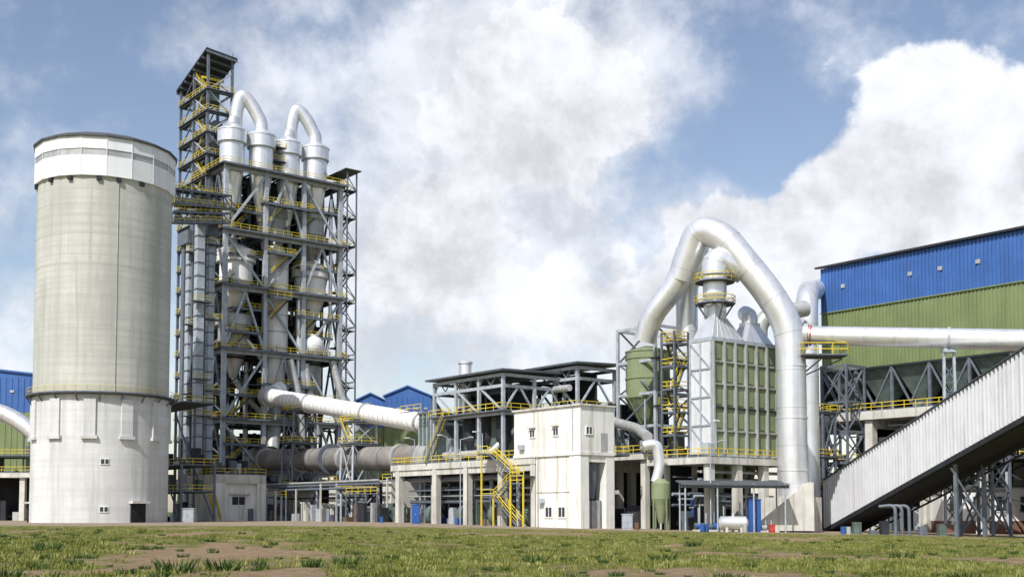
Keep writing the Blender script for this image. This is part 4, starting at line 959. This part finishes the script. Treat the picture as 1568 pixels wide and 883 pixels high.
p = at(1257, 0, 174); trestle("lattice_steel_tower", p, 3, 3.2, 17, [5, 9.8, 16.6], rails=True, m=M_STEEL)
p = at(1508, 0, 142); trestle("lattice_steel_tower", p, 4.2, 4.2, 11.0, [4.3, 8.0, 11], rails=False, m=M_STEEL)

def build_pipes():
    s = MB("bent_process_pipes")
    for u, y in ((1370, 136), (1380, 136.5), (1391, 137)):
        b = at(u, 0, y); z = gz(b.x, y)
        s.pipe([(b.x-1.6, y+1, z+3.4), (b.x, y, z+3.4+.2), (b.x, y, z-.2)], .2, M_STEEL, 14, fil=.8)
    for u in (1310, 1335, 1352, 1410, 1440): b = at(u, 0, 142); s.wb(b.x-.4, b.x+.5, 141.5, 142.5, -1.8, random.uniform(-.6, .6), random.choice([M_MACH, M_DARK, M_STEEL]))
    return s.build()
build_pipes()
def build_office():
    s = MB("site_office"); x0, x1, y = 62, 90, 165
    s.wb(x0, x1, y, y+8, -1.5, .4, mat("brick_plinth", (.18, .10, .07), .9, var=.25, scale=3)); s.wb(x0+.02, x1-.02, y+.02, y+8, .4, 5.2, M_WHITE); s.wb(x0-.5, x1+.5, y-.5, y+8.5, 5.2, 5.6, M_ROOF)
    for k in range(8):
        x = x0+1+k*3.4; s.wb(x, x+1.8, y-.05, y+.05, 1.8, 3.9, M_GLASS)
        for d in (0, .87, 1.72): s.wb(x+d, x+d+.08, y-.09, y-.04, 1.8, 3.9, M_WHITE)
        s.wb(x-.1, x+1.9, y-.12, y+.02, 1.65, 1.8, M_CONC)
    return s.build()
build_office()

# ============================================================ BACKGROUND HALLS
def bg_hall(name, pts_x, y0, y1, zb, ze, zp):
    x0, x1 = pts_x; xm = (x0+x1)/2; s = MB(name)
    s.wb(x0, x1, y0, y1, -1, zb, M_GREEN); s.wb(x0-.02, x1+.02, y0-.02, y1, zb, ze, M_BLUE)
    vs = [(x0, y0, ze), (x1, y0, ze), (xm, y0, zp), (x0, y1, ze), (x1, y1, ze), (xm, y1, zp)]
    s.add(vs, [(0, 1, 2), (5, 4, 3)], M_BLUE)
    e = .5
    for sg, xe in ((-1, x0-e), (1, x1+e)):
        p = [Vector((xe, y0-e, ze-.1)), Vector((xm, y0-e, zp)), Vector((xm, y1, zp)), Vector((xe, y1, ze-.1))]; s.hexa(p+[a+UP*.4 for a in p], M_BLUE)
    x = x0
    while x < x1: s.wb(x, x+.35, y0-.12, y0, -1, zb, M_GREEN); s.wb(x, x+.35, y0-.14, y0-.03, zb, ze, M_BLUE); x += 1.4
    for k in range(5): xx = x0+(x1-x0)*(k+.5)/5; s.wb(xx-.5, xx+.5, y0-.2, y0-.1, ze-3.4, ze-2.9, M_DUCTD)
    return s.build()
bg_hall("blue_roofed_hall", (-33.5, -21.5), 300, 352, 25, 32, 34.6)
bg_hall("blue_roofed_hall", (-41.5, -33.8), 303, 352, 24, 31.0, 33)
bg_hall("blue_roofed_hall", (-142, -103.5), 262, 300, 24.5, 32.5, 34.6)
def build_left():
    s = MB("left_loading_gantry"); y = 222
    s.pipe([at(-40, 622, y), at(5, 632, y), at(36, 650, y), at(60, 672, y), at(62, 700, y)], 1.6, M_DUCT, 22, fil=4, collar=2.5)
    for z, h in ((9.2, .9), (12.5, .3)):
        s.wb(-112, -88.5, y-2, y+6, z-h, z, M_CONC if h > .5 else M_GRATE); s.rail(Vector((-112, y-2, z)), Vector((-88.5, y-2, z)))
    for x in (-108, -101, -95, -89.5): s.wb(x, x+1, y-1.5, y-.5, -.5, 8.3, M_CONC); s.beam((x, y, 9), (x, y, 18), .3, M_STEEL)
    s.wb(-112, -88, y+4, y+4.3, -.5, 9, M_SHADE)
    for i in range(20): x = random.uniform(-111, -90); s.wb(x, x+random.uniform(.6, 2.5), y, y+1.5, -.3, random.uniform(1, 4), random.choice(MACH))
    for i in range(10): x = random.uniform(-111, -90); s.wb(x, x+random.uniform(.6, 2.5), y, y+1.5, 9.2, random.uniform(10, 16), random.choice(MACH))
    return s.build()
build_left()
def build_link():
    s = MB("link_gantry"); o = (-53.0, 200.0); q = lambda a, b, z: loc(o, a, b, z)
    for z in (5, 9.6, 20.5):
        s.fb(o, -5, 1, 0, 26, z, z+.2, M_GRATE); s.rail(q(-5, 0, z+.2), q(1, 0, z+.2)); s.rail(q(-5, 0, z+.2), q(-5, 26, z+.2))
    for a in (-5, 1):
        for b in (0, 9, 18, 26): s.beam(q(a, b, -.3), q(a, b, 21 if b > 5 else 10), .35, M_STEEL)
        s.beam(q(a, 0, 0), q(a, 9, 9.5), .22, M_STEEL); s.beam(q(a, 9, 9.8), q(a, 18, 20), .22, M_STEEL)
    s.fb(o, -5, 1, 22, 22.3, -.3, 20, M_SHADE)
    for i in range(30): a = random.uniform(-4, .5); b = random.uniform(1, 22); z = random.choice([-.2, 5.2, 9.8]); s.fb(o, a, a+random.uniform(.5, 1.6), b, b+1.5, z, z+random.uniform(1, 3.8), random.choice(MACH))
    return s.build()
build_link()
for u, y, h in ((1088, 143, 11), (705, 168, 12.5)):
    s = MB("street_lamp"); x = (u-784)/1750*y; z = gz(x, y)
    s.tube((x, y, z-.2), (x, y, z+h), .1, M_LSTEEL, r2=.06, n=10); s.beam((x, y, z+h), (x+1.4, y-.3, z+h+.35), .08, M_LSTEEL); s.wb(x+1.2, x+1.9, y-.5, y-.2, z+h+.28, z+h+.42, M_LSTEEL); s.build()

# ============================================================ WORLD, SUN, CAMERA
w = bpy.data.worlds.new("World"); scene.world = w; w.use_nodes = True
nt = w.node_tree; N = nt.nodes; Lk = nt.links
bg = N["Background"]; bg.inputs["Strength"].default_value = .1
sun_dir = Vector((-.36, -.72, .88)).normalized(); el = math.asin(sun_dir.z); az = math.atan2(sun_dir.x, sun_dir.y)
sky = N.new("ShaderNodeTexSky"); sky.sky_type = 'NISHITA'; sky.sun_disc = False; sky.sun_elevation = el; sky.sun_rotation = az
sky.air_density = 1.0; sky.dust_density = 1.0; sky.ozone_density = 1.5
tc = N.new("ShaderNodeTexCoord")
def n_noise(scale, det, rough, dist=0., off=(0, 0, 0), sc=(1, 1, 1)):
    mp = N.new("ShaderNodeMapping"); mp.inputs["Location"].default_value = off; mp.inputs["Scale"].default_value = sc; Lk.new(tc.outputs["Generated"], mp.inputs["Vector"])
    n = N.new("ShaderNodeTexNoise"); n.inputs["Scale"].default_value = scale; n.inputs["Detail"].default_value = det; n.inputs["Roughness"].default_value = rough; n.inputs["Distortion"].default_value = dist
    Lk.new(mp.outputs["Vector"], n.inputs["Vector"]); return n.outputs["Fac"]
def math_(op, a, b):
    m = N.new("ShaderNodeMath"); m.operation = op
    for i, x in enumerate((a, b)):
        if isinstance(x, (int, float)): m.inputs[i].default_value = x
        else: Lk.new(x, m.inputs[i])
    return m.outputs[0]
def blobsum(base, blobs):
    acc = base
    for (u, v, r, wt) in blobs:
        d = Vector(((u-784)/1750, 1, (783-v)/1750)).normalized()
        vm = N.new("ShaderNodeVectorMath"); vm.operation = 'DISTANCE'; Lk.new(tc.outputs["Generated"], vm.inputs[0]); vm.inputs[1].default_value = d
        mr = N.new("ShaderNodeMapRange"); mr.interpolation_type = 'SMOOTHSTEP'; mr.inputs["From Min"].default_value = 0; mr.inputs["From Max"].default_value = r
        mr.inputs["To Min"].default_value = wt; mr.inputs["To Max"].default_value = 0; Lk.new(vm.outputs["Value"], mr.inputs["Value"])
        acc = math_('ADD', acc, mr.outputs["Result"])
    return acc
def rng_(x, a, b, c=0, d=1):
    m = N.new("ShaderNodeMapRange"); m.interpolation_type = 'SMOOTHSTEP'; m.inputs["From Min"].default_value = a; m.inputs["From Max"].default_value = b
    m.inputs["To Min"].default_value = c; m.inputs["To Max"].default_value = d; Lk.new(x, m.inputs["Value"]); return m.outputs["Result"]
n1 = math_('MULTIPLY', math_('SUBTRACT', n_noise(8.5, 11, .58, .1, (1.3, 0, .4), (1, 1, 1.15)), .5), 2.4)
n2 = math_('MULTIPLY', math_('SUBTRACT', n_noise(24, 8, .6, .1, (3, 1, 2)), .5), .8)
base = math_('ADD', n1, n2)
soft = blobsum(base, [(860, 40, .16, .6), (770, 170, .16, .55), (720, 330, .15, .5), (640, 400, .13, .4), (580, 540, .2, .5), (900, 450, .16, .45), (1010, 560, .2, .45), (980, 150, .09, .2),
    (20, 510, .10, .5), (560, 60, .18, .45), (450, 160, .15, .25), (1190, 500, .16, .4), (1110, 370, .1, .2), (1240, 60, .12, -.1), (130, 140, .18, -.15), (1070, 240, .07, -.3), (300, 420, .2, .0), (1190, 150, .09, -.3), (1550, 30, .07, .3), (1080, 30, .12, .35), (600, 225, .05, -.2)])
cum = blobsum(base, [(1480, 130, .085, .85), (1400, 215, .085, .8), (1310, 285, .08, .75), (1510, 260, .13, .8), (1210, 375, .09, .65), (1390, 350, .12, .7), (1150, 420, .1, .55), (1100, 480, .12, .45), (700, 450, .11, .6), (630, 370, .09, .6), (880, 50, .14, .7), (770, 170, .12, .65), (720, 300, .12, .6), (850, 540, .12, .5), (940, 380, .11, .5), (20, 510, .08, .5), (560, 560, .12, .45), (930, 180, .08, .35), (1040, 570, .12, .4)])
fs = rng_(soft, -.15, .85, .0, .85); fc = rng_(cum, .34, .66)
fac = math_('MAXIMUM', fs, fc)
vs_ = N.new("ShaderNodeVectorMath"); vs_.operation = 'MULTIPLY'; Lk.new(sky.outputs["Color"], vs_.inputs[0]); vs_.inputs[1].default_value = (1.75, 1.55, 1.45)
sh0 = math_('ADD', n_noise(7, 9, .62, .2, (4, 2, 7)), math_('MULTIPLY', n2, .35))
sh = rng_(sh0, .34, .62, 7.0, 10.6)
cc = N.new("ShaderNodeCombineColor"); Lk.new(math_('MULTIPLY', sh, .955), cc.inputs[0]); Lk.new(math_('MULTIPLY', sh, .98), cc.inputs[1]); Lk.new(math_('MULTIPLY', sh, 1.04), cc.inputs[2])
mx = N.new("ShaderNodeMixRGB"); Lk.new(fac, mx.inputs["Fac"]); Lk.new(vs_.outputs[0], mx.inputs["Color1"]); Lk.new(cc.outputs[0], mx.inputs["Color2"])
Lk.new(mx.outputs["Color"], bg.inputs["Color"])

sd = bpy.data.lights.new("sun", 'SUN'); sd.energy = 5.0; sd.angle = math.radians(.5); sd.color = (1, .975, .93)
so = bpy.data.objects.new("sun", sd); so.rotation_euler = sun_dir.to_track_quat('Z', 'Y').to_euler(); scene.collection.objects.link(so)
cd = bpy.data.cameras.new("camera"); co = bpy.data.objects.new("camera", cd); scene.collection.objects.link(co)
tilt = math.radians(3.2)
cd.sensor_width = 36; cd.lens = 36*1750/1568; cd.clip_end = 12000; cd.clip_start = .5
cd.shift_y = (341.5-1750*math.tan(tilt))/1568
co.location = (0, 0, EYE); co.rotation_euler = (math.pi/2+tilt, 0, 0)
scene.camera = co
scene.view_settings.view_transform = 'Standard'; scene.view_settings.look = 'None'; scene.view_settings.exposure = 0
